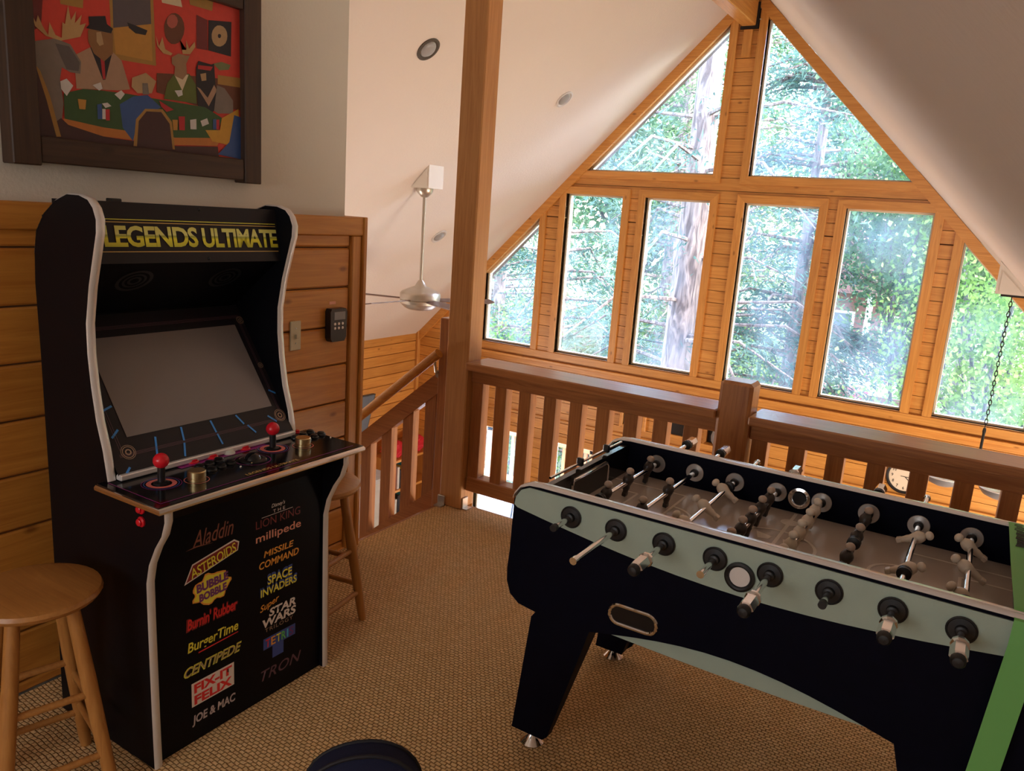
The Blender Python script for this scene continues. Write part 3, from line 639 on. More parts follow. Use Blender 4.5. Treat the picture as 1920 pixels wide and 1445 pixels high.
for (x, y) in ((-1.742, 1.283), (-1.770, 1.692)):
    MB().lathe([(0.024, 0), (0.024, 0.008), (0.0225, 0.0085), (0.0225, 0.0105), (0.024, 0.011), (0.024, 0.026), (0.022, 0.028)], 28, (x, y, DZ)).build('spinner_knob', 'gold_metal', dk, True)
    ring(x, y, 0.031, 0.033, 'deck_ring')
def button(x, y, mat, r=0.012):
    b = MB().lathe([(r*1.3, 0), (r*1.3, 0.003), (r*1.1, 0.006), (r*1.0, 0.006)], 16, (x, y, DZ)).build('button', mat, dk, True)
    MB().lathe([(r*0.95, 0.004), (r*0.95, 0.0095), (r*0.7, 0.011)], 16, (x, y, DZ)).build('plunger', mat, b, True)
for (cx, cy) in ((-1.80, 1.385), (-1.828, 1.770)):
    for i in range(3):
        for k in range(2): button(cx+(0.022 if k else -0.018)-0.006*i, cy-0.037+0.037*i+k*0.010, 'black_plastic')
    for k, (dx, dy) in enumerate(((0.02, -0.068), (-0.04, 0.058), (0.055, 0.045))): MB().ball((cx+dx, cy+dy, DZ), 0.004, 8, 5).build('deck_screw', 'chrome', dk, True)
for (x, y, mt) in ((-1.872, 1.365, 'red_plastic'), (-1.868, 1.428, 'red_plastic'), (-1.866, 1.487, 'white_plastic'), (-1.868, 1.545, 'red_plastic')): button(x, y, mt, 0.0145)
button(-1.885, 1.775, 'red_plastic', 0.008)
MB().ball((-1.770, 1.495, DZ-0.004), 0.027, 24, 16).build('trackball', 'black_gloss', dk, True)
MB().lathe([(0.040, 0), (0.040, 0.003), (0.029, 0.006), (0.026, 0.004)], 28, (-1.770, 1.495, DZ)).build('trackball_ring', 'black_plastic', dk, True)
for k in range(4): MB().ball((-1.770+0.037*math.cos(PI/4+k*PI/2), 1.495+0.037*math.sin(PI/4+k*PI/2), DZ+0.002), 0.003, 8, 5).build('deck_screw', 'gold_metal', dk, True)
ring(-1.77, 1.495, 0.050, 0.052, 'magenta')
lettering('deck_lettering', 'LEGENDS ULTIMATE', 'deck_gold', dk, (-1.678, 1.49, DZ), (0, 1, 0), (-1, 0, 0), 0.19, 0.014, bold=0.012)
for z in (0.754, 0.719):
    b = MB().lathe([(0.014, 0), (0.014, -0.004), (0.011, -0.007)], 16, (-1.742, AY0, z), 'Y').build('side_button', 'red_plastic', ac, True)
    MB().lathe([(0.0095, -0.005), (0.0095, -0.011), (0.007, -0.013)], 16, (-1.742, AY0, z), 'Y').build('plunger', 'red_plastic', b, True)
# printed game titles on the front panel
FX = AX0-0.006; fp = [o for o in ac.children if o.name.startswith('front_panel')][0]
def title(t, mat, y0, y1, z, h, bold=0.01, shear=0.0, spacing=1.0, lift=0.0010, tilt=0.0):
    up = Vector((0, math.sin(-tilt), math.cos(tilt))); rt = Vector((0, math.cos(tilt), math.sin(tilt)))
    return lettering('title_lettering', t, mat, fp, (FX, (y0+y1)/2, z), rt, up, y1-y0, h, shear, bold, spacing, lift)
def plate(poly, mat, l=0.0005): return MB().add([(FX+l, y, z) for y, z in poly], [tuple(range(len(poly)))]).build('title_print', mat, fp)
title('Aladdin', 'lg_brown', 1.262, 1.398, 0.620, 0.048, 0.004, 0.35); plate([(1.24, 0.595), (1.275, 0.600), (1.33, 0.592), (1.275, 0.596)], 'lg_brown')
plate([(1.234, 0.497), (1.413, 0.540), (1.418, 0.566), (1.40, 0.578), (1.29, 0.556), (1.26, 0.550)], 'lg_white')
plate([(1.240, 0.502), (1.410, 0.543), (1.413, 0.564), (1.40, 0.573), (1.29, 0.552), (1.262, 0.546)], 'lg_maroon', 0.0009)
title('ASTEROIDS', 'lg_yellow', 1.252, 1.407, 0.538, 0.030, 0.012, 0.1, 0.95, 0.0014, tilt=0.215)
blob = []
for k in range(40):
    a = 2*PI*k/40; rr = 1+0.10*math.cos(7*a)+0.05*math.sin(11*a); blob.append((1.322+0.062*rr*math.cos(a), 0.457+0.046*rr*math.sin(a)))
plate(blob, 'lg_orange'); plate([(1.322+(y-1.322)*0.92, 0.457+(z-0.457)*0.9) for y, z in blob], 'lg_yellow', 0.0009)
title('BUBBLE', 'lg_purple', 1.272, 1.378, 0.473, 0.027, 0.05, lift=0.0014, tilt=0.05); title('BOBBLE', 'lg_purple', 1.280, 1.372, 0.442, 0.025, 0.05, lift=0.0014, tilt=0.05)
title("Burnin' Rubber", 'lg_maroon', 1.236, 1.412, 0.3735, 0.042, 0.045, 0.1, 0.95); title("Burnin' Rubber", 'lg_red', 1.241, 1.408, 0.374, 0.034, 0.015, 0.1, 0.95, 0.0014)
title('BurgerTime', 'lg_yellow', 1.240, 1.412, 0.298, 0.040, 0.018, 0.15); plate([(1.275, 0.273), (1.412, 0.278), (1.412, 0.281), (1.275, 0.277)], 'lg_red')
title('CENTIPEDE', 'lg_lime', 1.226, 1.424, 0.229, 0.031, 0.035, 0.35, 1.0); title('CENTIPEDE', 'lg_tan', 1.230, 1.420, 0.229, 0.024, -0.002, 0.35, 1.0, 0.0014)
plate([(1.250, 0.112), (1.396, 0.112), (1.396, 0.187), (1.250, 0.187)], 'lg_white')
title('FIX-IT', 'lg_red', 1.258, 1.388, 0.167, 0.029, 0.04, lift=0.0012); title('FELIX', 'lg_red', 1.258, 1.388, 0.131, 0.029, 0.04, lift=0.0012)
title('JOE & MAC', 'lg_grey', 1.250, 1.400, 0.066, 0.036, 0.03, 0.1)
title("Disney's", 'lg_white', 1.537, 1.590, 0.638, 0.016, 0.004, 0.3); title('T H E', 'lg_white', 1.543, 1.590, 0.621, 0.010, 0.0)
plate([(1.500, 0.611), (1.622, 0.611), (1.622, 0.6125), (1.500, 0.6125)], 'lg_white'); title('LION KING', 'lg_darkred', 1.478, 1.652, 0.594, 0.026, 0.0)
title('millipede', 'lg_salmon', 1.478, 1.656, 0.546, 0.034, 0.012)
title('MISSILE', 'lg_orange', 1.508, 1.626, 0.491, 0.021, 0.02, 0.15); title('COMMAND', 'lg_orange', 1.490, 1.648, 0.458, 0.024, 0.02, 0.15)
title('SPACE', 'lg_blue', 1.521, 1.622, 0.405, 0.034, 0.03); title('SPACE', 'lg_yellow', 1.523, 1.620, 0.400, 0.028, 0.02, lift=0.0014)
title('INVADERS', 'lg_blue', 1.494, 1.643, 0.370, 0.030, 0.03); title('INVADERS', 'lg_yellow', 1.496, 1.640, 0.366, 0.026, 0.02, lift=0.0014)
title('Super', 'lg_orange', 1.492, 1.570, 0.318, 0.028, 0.01, 0.4, tilt=0.2); title('STAR', 'lg_white', 1.528, 1.638, 0.290, 0.028, 0.035, 0.15, lift=0.0014); title('WARS', 'lg_white', 1.502, 1.638, 0.260, 0.029, 0.035, 0.1, lift=0.0014)
title('TRILOGY', 'lg_tan', 1.513, 1.626, 0.235, 0.013, 0.0, spacing=1.2)
plate([(1.507, 0.170), (1.637, 0.170), (1.637, 0.208), (1.507, 0.208)], 'lg_blue'); plate([(1.543, 0.128), (1.588, 0.128), (1.588, 0.170), (1.543, 0.170)], 'lg_blue')
for ch, mt, y in (('T', 'lg_red', 1.524), ('E', 'lg_orange', 1.546), ('T', 'lg_yellow', 1.567), ('R', 'lg_green', 1.588), ('I', 'lg_cyan', 1.604), ('S', 'lg_purple', 1.620)):
    title(ch, mt, y-(0.009 if ch != 'I' else 0.003), y+(0.009 if ch != 'I' else 0.003), 0.189, 0.028, 0.02, lift=0.0014)
title('TRON', 'lg_plum', 1.497, 1.663, 0.083, 0.036, 0.006, 0.3, 1.05)

# ================================================================== STOOLS
def stool(cx, cy, ang, H, label):
    t = thing('wooden_stool', label, 'stool', (cx, cy, 0), 'round wooden bar stools')
    MB().lathe([(0.02, H-0.036), (0.118, H-0.036), (0.142, H-0.026), (0.150, H-0.014), (0.146, H-0.004), (0.130, H), (0.06, H-0.003), (0.001, H-0.004)], 36, (cx, cy, 0)).build('seat', 'stool_x', t, True)
    tops = []; feet = []
    for k in range(4):
        a = ang+k*PI/2; tp = Vector((cx+0.088*math.cos(a), cy+0.088*math.sin(a), H-0.034)); ft = Vector((cx+0.175*math.cos(a), cy+0.175*math.sin(a), 0.0))
        MB().tube([tp, tp.lerp(ft, 0.4), tp.lerp(ft, 0.92), ft], [0.0165, 0.019, 0.0165, 0.0145], 12).build('leg', 'stool_z', t, True); tops.append(tp); feet.append(ft)
    for k in range(4):
        for f in ((0.46, 0.78) if k % 2 else (0.52, 0.72)):
            MB().tube([tops[k].lerp(feet[k], f), tops[(k+1) % 4].lerp(feet[(k+1) % 4], f)], 0.0095, 10).build('rung', 'stool_x', t, True)
stool(-1.88, 0.92, math.radians(30), 0.57, 'round wooden bar stool at the left edge, in front of the arcade')
stool(-1.935, 1.925, math.radians(55), 0.57, 'round wooden bar stool half hidden behind the right side of the arcade')

# ================================================================== PICTURE, SWITCH, REMOTE
pf = thing('framed_picture', 'dark wood framed picture of animals at a green card table on red', 'picture', (-2.36, 1.565, 1.59))
B('canvas', 'p_red', pf, -2.345, -2.327, 1.21, 1.922, 1.655, 2.165)
cv = pf.children[0]
PIC=[
('maroon',[(1.220,2.034),(1.261,2.045),(1.251,1.958),(1.226,1.939)]),
('gold',[(1.304,2.050),(1.374,2.068),(1.370,2.031),(1.307,2.027)]),
('gold',[(1.449,2.092),(1.591,2.128),(1.595,1.919),(1.453,1.913)]),
('dusk',[(1.460,2.095),(1.581,2.126),(1.582,2.037),(1.459,1.999)]),
('amber',[(1.459,1.999),(1.582,2.037),(1.583,1.930),(1.463,1.928)]),
('black',[(1.503,2.024),(1.532,2.021),(1.569,2.016),(1.562,2.001),(1.529,1.999),(1.508,2.010)]),
('cream',[(1.616,2.129),(1.683,2.146),(1.692,2.111),(1.621,2.107)]),
('gold',[(1.715,2.154),(1.808,2.156),(1.803,2.126),(1.720,2.125)]),
('brown',[(1.698,2.049),(1.695,2.032),(1.687,2.016),(1.676,2.003),(1.663,1.996),(1.650,1.994),(1.639,2.000),(1.630,2.010),(1.626,2.025),(1.626,2.042),(1.631,2.058),(1.641,2.073),(1.652,2.083),(1.666,2.088),(1.678,2.086),(1.689,2.079),(1.696,2.066)]),
('rose',[(1.675,2.066),(1.671,2.054),(1.663,2.045),(1.652,2.040),(1.642,2.043),(1.636,2.051),(1.637,2.063),(1.643,2.074),(1.653,2.081),(1.664,2.082),(1.672,2.076)]),
('maroon',[(1.743,2.101),(1.784,2.094),(1.783,2.002),(1.741,1.999)]),
('black',[(1.788,2.095),(1.879,2.110),(1.876,2.000),(1.786,2.002)]),
('tan',[(1.862,2.062),(1.860,2.050),(1.854,2.038),(1.844,2.029),(1.833,2.023),(1.821,2.022),(1.811,2.025),(1.804,2.032),(1.800,2.043),(1.800,2.055),(1.804,2.067),(1.812,2.078),(1.822,2.086),(1.834,2.089),(1.845,2.088),(1.854,2.083),(1.860,2.074)]),
('black',[(1.837,2.057),(1.835,2.052),(1.832,2.049),(1.827,2.049),(1.824,2.052),(1.824,2.057),(1.827,2.061),(1.832,2.062),(1.836,2.061)]),
('brown',[(1.596,1.898),(1.648,1.905),(1.916,1.930),(1.916,1.833),(1.734,1.823),(1.594,1.841)]),
('gold',[(1.822,1.932),(1.916,1.938),(1.916,1.907),(1.821,1.903)]),
('olive',[(1.804,1.964),(1.837,1.976),(1.874,1.973),(1.866,1.956),(1.829,1.948)]),
('coat',[(1.337,1.899),(1.386,1.931),(1.421,1.849),(1.453,1.932),(1.481,1.912),(1.505,1.835),(1.466,1.826),(1.340,1.811)]),
('black',[(1.386,1.931),(1.453,1.932),(1.428,1.850),(1.420,1.848)]),
('red2',[(1.415,1.909),(1.427,1.911),(1.428,1.852),(1.420,1.850)]),
('bear',[(1.381,1.975),(1.406,1.995),(1.442,2.000),(1.456,1.984),(1.454,1.927),(1.426,1.900),(1.396,1.916),(1.381,1.945)]),
('tan',[(1.406,1.975),(1.420,1.980),(1.427,1.947),(1.414,1.940),(1.406,1.950)]),
('black',[(1.385,2.013),(1.435,2.026),(1.439,2.005),(1.457,1.996),(1.451,1.982),(1.376,1.980),(1.386,1.992)]),
('moose',[(1.220,1.912),(1.287,1.934),(1.328,1.927),(1.357,1.886),(1.353,1.853),(1.324,1.852),(1.301,1.861),(1.294,1.828),(1.301,1.765),(1.289,1.693),(1.272,1.671),(1.244,1.756),(1.218,1.853)]),
('shade',[(1.286,1.921),(1.325,1.921),(1.353,1.883),(1.348,1.859),(1.314,1.858),(1.300,1.887)]),
('antler',[(1.224,1.989),(1.237,1.964),(1.243,1.984),(1.254,1.959),(1.268,1.938),(1.273,1.973),(1.288,1.943),(1.305,1.939),(1.309,1.981),(1.316,1.977),(1.327,2.029),(1.333,1.991),(1.349,2.019),(1.344,1.986),(1.365,2.013),(1.358,1.984),(1.376,1.993),(1.358,1.953),(1.302,1.931),(1.262,1.935),(1.234,1.954)]),
('antler',[(1.596,2.008),(1.606,1.978),(1.618,2.008),(1.627,1.974),(1.653,1.966),(1.646,1.959),(1.620,1.960),(1.600,1.977)]),
('antler',[(1.680,2.013),(1.686,1.984),(1.703,1.987),(1.702,2.017),(1.713,1.992),(1.734,2.018),(1.736,2.002),(1.716,1.976),(1.689,1.972)]),
('green2',[(1.631,1.874),(1.658,1.907),(1.712,1.916),(1.736,1.886),(1.738,1.829),(1.618,1.825)]),
('cream',[(1.657,1.904),(1.709,1.913),(1.685,1.860)]),
('deer',[(1.649,1.954),(1.673,1.970),(1.703,1.970),(1.716,1.973),(1.701,1.945),(1.703,1.914),(1.687,1.894),(1.657,1.901),(1.660,1.929),(1.649,1.935)]),
('black',[(1.738,1.940),(1.747,1.962),(1.796,1.960),(1.807,1.965),(1.812,1.893),(1.831,1.843),(1.798,1.809),(1.742,1.821),(1.737,1.892)]),
('red2',[(1.745,1.949),(1.802,1.954),(1.793,1.940),(1.744,1.937)]),
('tan',[(1.753,1.923),(1.775,1.930),(1.776,1.907),(1.758,1.902)]),
('coat',[(1.739,1.881),(1.752,1.877),(1.780,1.853),(1.806,1.898),(1.817,1.882),(1.784,1.827)]),
('green',[(1.302,1.792),(1.359,1.813),(1.420,1.818),(1.501,1.821),(1.613,1.821),(1.769,1.822),(1.838,1.796),(1.808,1.726),(1.622,1.704),(1.415,1.714),(1.301,1.720)]),
('orange',[(1.296,1.724),(1.415,1.714),(1.656,1.712),(1.834,1.731),(1.815,1.703),(1.655,1.689),(1.414,1.688),(1.306,1.709)]),
('wine',[(1.222,1.668),(1.291,1.724),(1.311,1.708),(1.414,1.688),(1.496,1.686),(1.655,1.686),(1.818,1.701),(1.822,1.668),(1.229,1.668)]),
('blue',[(1.469,1.787),(1.513,1.816),(1.562,1.828),(1.607,1.798),(1.535,1.756),(1.518,1.721),(1.508,1.685),(1.476,1.721)]),
('tan',[(1.512,1.870),(1.558,1.892),(1.592,1.873),(1.576,1.835),(1.528,1.828),(1.509,1.843)]),
('moose',[(1.545,1.860),(1.563,1.863),(1.567,1.830),(1.545,1.827)]),
('gold',[(1.509,1.671),(1.520,1.751),(1.552,1.786),(1.612,1.793),(1.644,1.759),(1.653,1.675)]),
('wine',[(1.520,1.668),(1.529,1.747),(1.556,1.779),(1.607,1.784),(1.636,1.752),(1.645,1.671)]),
('moose',[(1.804,1.815),(1.817,1.899),(1.847,1.894),(1.882,1.859),(1.882,1.817),(1.820,1.809)]),
('yellow',[(1.835,1.796),(1.904,1.835),(1.907,1.793),(1.858,1.711),(1.796,1.716),(1.769,1.749),(1.827,1.756)]),
('blue',[(1.886,1.813),(1.916,1.808),(1.916,1.668),(1.818,1.676),(1.865,1.721)]),
('wine',[(1.215,1.851),(1.230,1.850),(1.251,1.777),(1.286,1.675),(1.215,1.668)]),
('gold',[(1.228,1.855),(1.240,1.842),(1.263,1.779),(1.288,1.673),(1.275,1.671),(1.253,1.767)]),
('white',[(1.294,1.823),(1.312,1.833),(1.330,1.817),(1.310,1.786),(1.295,1.803)]),
('white',[(1.387,1.828),(1.412,1.840),(1.417,1.823),(1.406,1.816)]),
('white',[(1.453,1.813),(1.475,1.828),(1.486,1.819),(1.471,1.800)]),
('white',[(1.656,1.856),(1.683,1.862),(1.685,1.847),(1.669,1.839)]),
('white',[(1.750,1.776),(1.776,1.788),(1.783,1.771),(1.757,1.759)]),
('white',[(1.413,1.781),(1.430,1.786),(1.442,1.778),(1.423,1.770)]),
('amber',[(1.341,1.783),(1.366,1.784),(1.362,1.757),(1.344,1.756)]),
('amber',[(1.645,1.766),(1.665,1.768),(1.663,1.736),(1.648,1.734)]),
('blue',[(1.398,1.776),(1.412,1.780),(1.412,1.737),(1.398,1.735)]),
('white',[(1.413,1.766),(1.423,1.767),(1.422,1.738),(1.412,1.737)]),
('red2',[(1.423,1.766),(1.436,1.768),(1.435,1.736),(1.423,1.735)]),
('red2',[(1.668,1.779),(1.691,1.782),(1.690,1.739),(1.669,1.737)]),
('white',[(1.710,1.774),(1.734,1.780),(1.734,1.747),(1.711,1.745)]),
('blue',[(1.799,1.788),(1.812,1.790),(1.812,1.757),(1.798,1.755)]),
('red2',[(1.812,1.788),(1.824,1.790),(1.824,1.757),(1.812,1.756)]),
('red2',[(1.600,1.817),(1.625,1.807),(1.651,1.797),(1.625,1.787),(1.606,1.801)]),
]

m = MB(); names = []
for i, (c, poly) in enumerate(PIC):
    k = 'p_'+c
    if k not in names: names.append(k)
    m.cur = names.index(k); m.add([(-2.3266+0.00006*i, y, z) for y, z in poly], [tuple(range(len(poly)))])
m.build('printed_scene', names, cv)
B('frame_stile', 'stain_z', pf, -2.36, -2.300, 1.144, 1.220, 1.588, 2.245, 0.003)
B('frame_stile', 'stain_z', pf, -2.36, -2.300, 1.913, 1.985, 1.588, 2.245, 0.003)
B('frame_rail', 'stain_y', pf, -2.36, -2.304, 1.221, 1.912, 1.597, 1.668, 0.003)
B('frame_rail', 'stain_y', pf, -2.36, -2.304, 1.221, 1.912, 2.155, 2.228, 0.003)
sw = thing('light_switch', 'ivory light switch plate on the pine wainscot beside the arcade', 'light switch', (-2.33, 2.178, 0.958))
B('plate', 'ivory', sw, -2.332, -2.325, 2.150, 2.206, 0.956, 1.074, 0.003)
MB().box(-2.326, -2.314, 2.172, 2.184, 1.005, 1.022, 0.002).build('toggle', 'ivory', sw)
for z in (0.985, 1.045): MB().ball((-2.325, 2.178, z), 0.003, 8, 5).build('screw', 'molding', sw, True)
th = thing('remote_control', 'black handset with a small display hung on the wainscot', 'remote control', (-2.31, 2.39, 0.975))
MB().prism([(2.345, 0.99), (2.355, 0.975), (2.425, 0.975), (2.436, 0.992), (2.440, 1.10), (2.432, 1.113), (2.350, 1.113), (2.343, 1.10)], -2.332, -2.300, 0).build('body', 'black_plastic', th)
B('display', 'vase_grey', th, -2.301, -2.2985, 2.363, 2.428, 1.066, 1.100, 0.001)
for i in range(3):
    for k in range(2): MB().ball((-2.299, 2.368+0.022*i, 1.050-0.018*k), 0.0062, 10, 6, (0.5, 1, 1)).build('key', 'lg_white', th, True)
lb = tag(MB().box(-2.3322, -2.3312, 2.365, 2.402, 1.128, 1.140).build('wall_sticker', 'lg_salmon'), 'tiny pale sticker on the wainscot above the black handset', 'sticker')

# ================================================================== FOOSBALL TABLE
FX0, FX1, FC = -1.058, 0.250, -0.404
YN, YFar, TZ, RZ, PZ = 1.82, 2.475, 0.81, 0.755, 0.702
ft = thing('foosball_table', 'black and sage green foosball table with chrome rods by the railing', 'foosball table', (FC, 2.147, 0))
def mir(pts): return [(2*FC-x, z) for x, z in reversed(pts)]
LP = [(-0.975, TZ), (-1.012, TZ-0.003), (-1.038, TZ-0.016), (-1.054, TZ-0.042), (-1.059, 0.76), (-1.062, 0.60), (-1.066, 0.545), (-1.064, 0.505), (-1.050, 0.468), (-1.020, 0.446), (-0.962, 0.438)]
LEG = [(-0.974, 0.42), (-1.010, 0.045), (-0.905, 0.045), (-0.89, 0.06), (-0.789, 0.438)]
ARCH = [(-0.789+0.77*i/12, 0.438+0.060*math.sin(PI*i/12)) for i in range(1, 12)]
def side(y0, y1, name):
    pts = LP+LEG+ARCH+mir(LEG)+mir(LP)
    return MB().prism(pts, y0, y1, 1).build(name, 'table_black', ft)
sdn = side(YN, YN+0.03, 'side_panel'); sdf = side(YFar-0.03, YFar, 'side_panel')
def apron(y, parent, nm):
    low = [(-1.055, 0.745)]+[(-1.045+1.282*i/16, 0.742-0.066*math.sin(PI*(0.02+0.96*i/16))) for i in range(17)]+[(2*FC+1.055, 0.745)]
    top = [(2*FC+1.052, TZ-0.042), (2*FC+1.036, TZ-0.018), (2*FC+1.010, TZ-0.006), (-1.010, TZ-0.006), (-1.036, TZ-0.018), (-1.052, TZ-0.042)]
    MB().prism(low+top, *sorted((y, y+(-0.004 if y < 2 else 0.004))), 1).build(nm, 'sage', parent)
apron(YN, sdn, 'apron'); apron(YFar, sdf, 'apron')
MB().prism([(-0.775, 0.436)]+[(-0.775+0.742*i/14, 0.436-0.006*math.sin(PI*i/14)) for i in range(1, 14)]+[(-0.033, 0.436)]+[(x, z+0.012) for x, z in reversed(ARCH)], YN+0.031, YN+0.04, 1).build('lower_apron', 'sage', ft)
for y0, y1, par in ((YN-0.004, YN+0.036, sdn), (YFar-0.036, YFar+0.004, sdf)):
    path = [(-1.061, TZ-0.05), (-1.057, TZ-0.035), (-1.040, TZ-0.012), (-1.012, TZ), (-0.975, TZ+0.003)]
    full = path+mir(path); m = MB(); n = len(full)
    vs = []
    for y, d in ((y0, 0.0), (y0+0.006, 0.005), ((y0+y1)/2-0.003, 0.005), ((y0+y1)/2, 0.002), ((y0+y1)/2+0.003, 0.005), (y1-0.006, 0.005), (y1, 0.0)):
        for i, (x, z) in enumerate(full):
            a = Vector(full[max(i-1, 0)]); b = Vector(full[min(i+1, n-1)]); t = (b-a).normalized(); vs.append((x-t.y*d, y, z+t.x*d))
    m.add(vs, [(r*n+i, r*n+i+1, (r+1)*n+i+1, (r+1)*n+i) for r in range(6) for i in range(n-1)]).build('top_trim', 'rail_white', par, True)
for s in (-1, 1):
    xe = FC+s*0.575; xo = FC+s*0.600
    e = MB().prism([(xe, 0.44), (xo, 0.44), (xo, 0.792), (xo-s*0.006, 0.80), (xe, 0.80)], YN+0.03, YFar-0.03, 1).build('end_wall', 'black_gloss', ft)
    gx = FC+s*0.5735
    MB().tube([(gx, 2.02, PZ), (gx, 2.02, 0.765), (gx, 2.035, 0.778), (gx, 2.26, 0.778), (gx, 2.275, 0.765), (gx, 2.275, PZ)], 0.005, 8).build('goal_frame', 'chrome', e, True)
    MB().box(min(gx, gx-s*0.001), max(gx, gx-s*0.001), 2.022, 2.273, PZ, 0.776).build('goal_mouth', 'black_plastic', e)
    c = MB().tube([(FC+s*0.588, 1.90, 0.816), (FC+s*0.588, 2.40, 0.816)], 0.004, 8).build('score_rod', 'chrome', e, True)
    for k in ((4, 9) if s < 0 else range(10)): MB().box(FC+s*0.588-0.011, FC+s*0.588+0.011, 2.02+k*0.016+(0.11 if k > 6 else 0), 2.033+k*0.016+(0.11 if k > 6 else 0), 0.806, 0.832, 0.003).build('score_bead', 'black_plastic' if s < 0 else 'figure_tan', c)
    for yy, par in ((YN+0.03, 0), (YFar-0.08, 1)):
        lx = FC+s*0.545
        MB().prism([(FC+s*0.385, 0.44), (FC+s*0.57, 0.44), (FC+s*0.604, 0.045), (FC+s*0.502, 0.045)], yy, yy+0.05, 1).build('leg', 'table_black', ft)
        MB().lathe([(0.036, 0.0), (0.036, 0.004), (0.027, 0.014), (0.013, 0.030), (0.010, 0.047)], 20, (FC+s*0.550, yy+(0.002 if par == 0 else 0.045), 0)).build('levelling_foot', 'chrome', ft, True)
pf_ = B('playfield', 'p_field' if 'p_field' in MATS else 'screen', ft, FC-0.575, FC+0.575, YN+0.03, YFar-0.03, PZ-0.02, PZ)
plain('field', (0.46, 0.385, 0.33), 0.2, noise=0.05, nscale=6); pf_.data.materials[0] = MATS['field']
plain('field_line', (0.66, 0.58, 0.50), 0.3)
CY = (YN+YFar)/2
def fline(poly, l=0.0006): MB().add([(x, y, PZ+l) for x, y in poly], [tuple(range(len(poly)))]).build('field_line', 'field_line', pf_)
def fring(cx, cy, r0, r1, a0=0, a1=2*PI, n=40, l=0.0008):
    vs = [(cx+q*math.cos(a0+(a1-a0)*k/n), cy+q*math.sin(a0+(a1-a0)*k/n), PZ+l) for q in (r1, r0) for k in range(n+1)]
    MB().add(vs, [(k, k+1, n+2+k, n+1+k) for k in range(n)]).build('field_line', 'field_line', pf_)
fline([(FC-0.005, YN+0.04), (FC+0.005, YN+0.04), (FC+0.005, YFar-0.04), (FC-0.005, YFar-0.04)])
fring(FC, CY, 0.105, 0.114)
for a in (0, 90, 180, 270):
    t = math.radians(a+45); c_, s_ = math.cos(t), math.sin(t)
    fline([(FC+0.09*c_, CY+0.09*s_), (FC+0.05*math.cos(t+0.5), CY+0.05*math.sin(t+0.5)), (FC+0.03*c_, CY+0.03*s_), (FC+0.05*math.cos(t-0.5), CY+0.05*math.sin(t-0.5))], 0.0007)
MB().lathe([(0.026, 0), (0.001, 0.0009)], 24, (FC, YFar-0.13, PZ+0.0004)).build('field_line', 'field_line', pf_)
for s in (-1, 1):
    for w, d in ((0.20, 0.25), (0.11, 0.12)):
        x1 = FC+s*(0.575-d); x0 = FC+s*0.572
        for yy in (CY-w, CY+w): fline([(min(x0, x1), yy-0.004), (max(x0, x1), yy-0.004), (max(x0, x1), yy+0.004), (min(x0, x1), yy+0.004)])
        fline([(x1-0.004, CY-w), (x1+0.004, CY-w), (x1+0.004, CY+w), (x1-0.004, CY+w)])
    fring(FC+s*0.325, CY, 0.075, 0.083, PI/2 if s > 0 else -PI/2, 3*PI/2 if s > 0 else PI/2, 24)
# ball entry cups and slot
for y, s, par in ((YN-0.004, -1, sdn), (YFar-0.03, 1, sdf)):
    if s < 0:
        MB().lathe([(0.037, 0), (0.037, -0.007), (0.031, -0.010), (0.027, -0.008), (0.024, 0.004)], 28, (FC-0.003, y, 0.727), 'Y').build('ball_entry_ring', 'rubber', par, True)
        MB().lathe([(0.025, -0.0035), (0.012, -0.001), (0.001, 0)], 24, (FC-0.003, y, 0.727), 'Y').build('ball_entry_cup', 'rail_white', par, True)
    else:
        MB().lathe([(0.033, -0.030), (0.033, -0.034), (0.025, -0.036), (0.021, -0.033), (0.020, -0.0305)], 28, (FC, YFar, RZ-0.004), 'Y').build('ball_entry_ring', 'chrome', par, True)
        MB().lathe([(0.0195, -0.0345), (0.001, -0.0350)], 24, (FC, YFar, RZ-0.004), 'Y').build('ball_entry_hole', 'black_plastic', par)
n = 12; oval = [(-0.667+0.040+0.027*math.cos(a), 0.521+0.027*math.sin(a)) for a in [(-PI/2)+PI*k/n for k in range(n+1)]]+[(-0.667-0.040+0.027*math.cos(a), 0.521+0.027*math.sin(a)) for a in [(PI/2)+PI*k/n for k in range(n+1)]]
MB().tube([(x, YN-0.003, z) for x, z in oval], 0.0055, 8, closed=True).build('return_slot_ring', 'chrome', sdn, True)
MB().prism([(x, z) for x, z in oval], YN-0.0035, YN-0.0005, 1).build('return_slot', 'black_gloss', sdn)
# rods, men, handles
def mbmat(m, mat): m.materials.append(MATS[mat]); return m
def man(dark):
    body = MB()
    body.ball((0, 0, 0.037), 0.0125, 14, 8, (1.0, 1.1, 0.85))
    b2 = MB().lathe([(0.005, 0.028), (0.011, 0.024), (0.0165, 0.014), (0.017, 0.006), (0.0125, -0.006), (0.010, -0.014), (0.0105, -0.020), (0.0085, -0.028), (0.0075, -0.036)], 12)
    b2.v = [(x, y*1.25, z) for x, y, z in b2.v]
    b2.box(-0.007, 0.007, -0.010, 0.010, -0.048, -0.034, 0.002)
    return mbmat(b2.mesh('player', True), 'figure_dark' if dark else 'figure_tan'), mbmat(body.mesh('head', True), 'figure_head' if dark else 'figure_tan')
MEN = {d: man(d) for d in (True, False)}
HND = mbmat(MB().lathe([(0.010, 0), (0.0185, 0.004), (0.0185, 0.012), (0.013, 0.016)], 10, (0, 0, 0), 'Y').lathe([(0.0145, 0.014), (0.0175, 0.022), (0.0175, 0.070), (0.0150, 0.076)], 6, (0, 0, 0), 'Y').mesh('handle'), 'chrome')
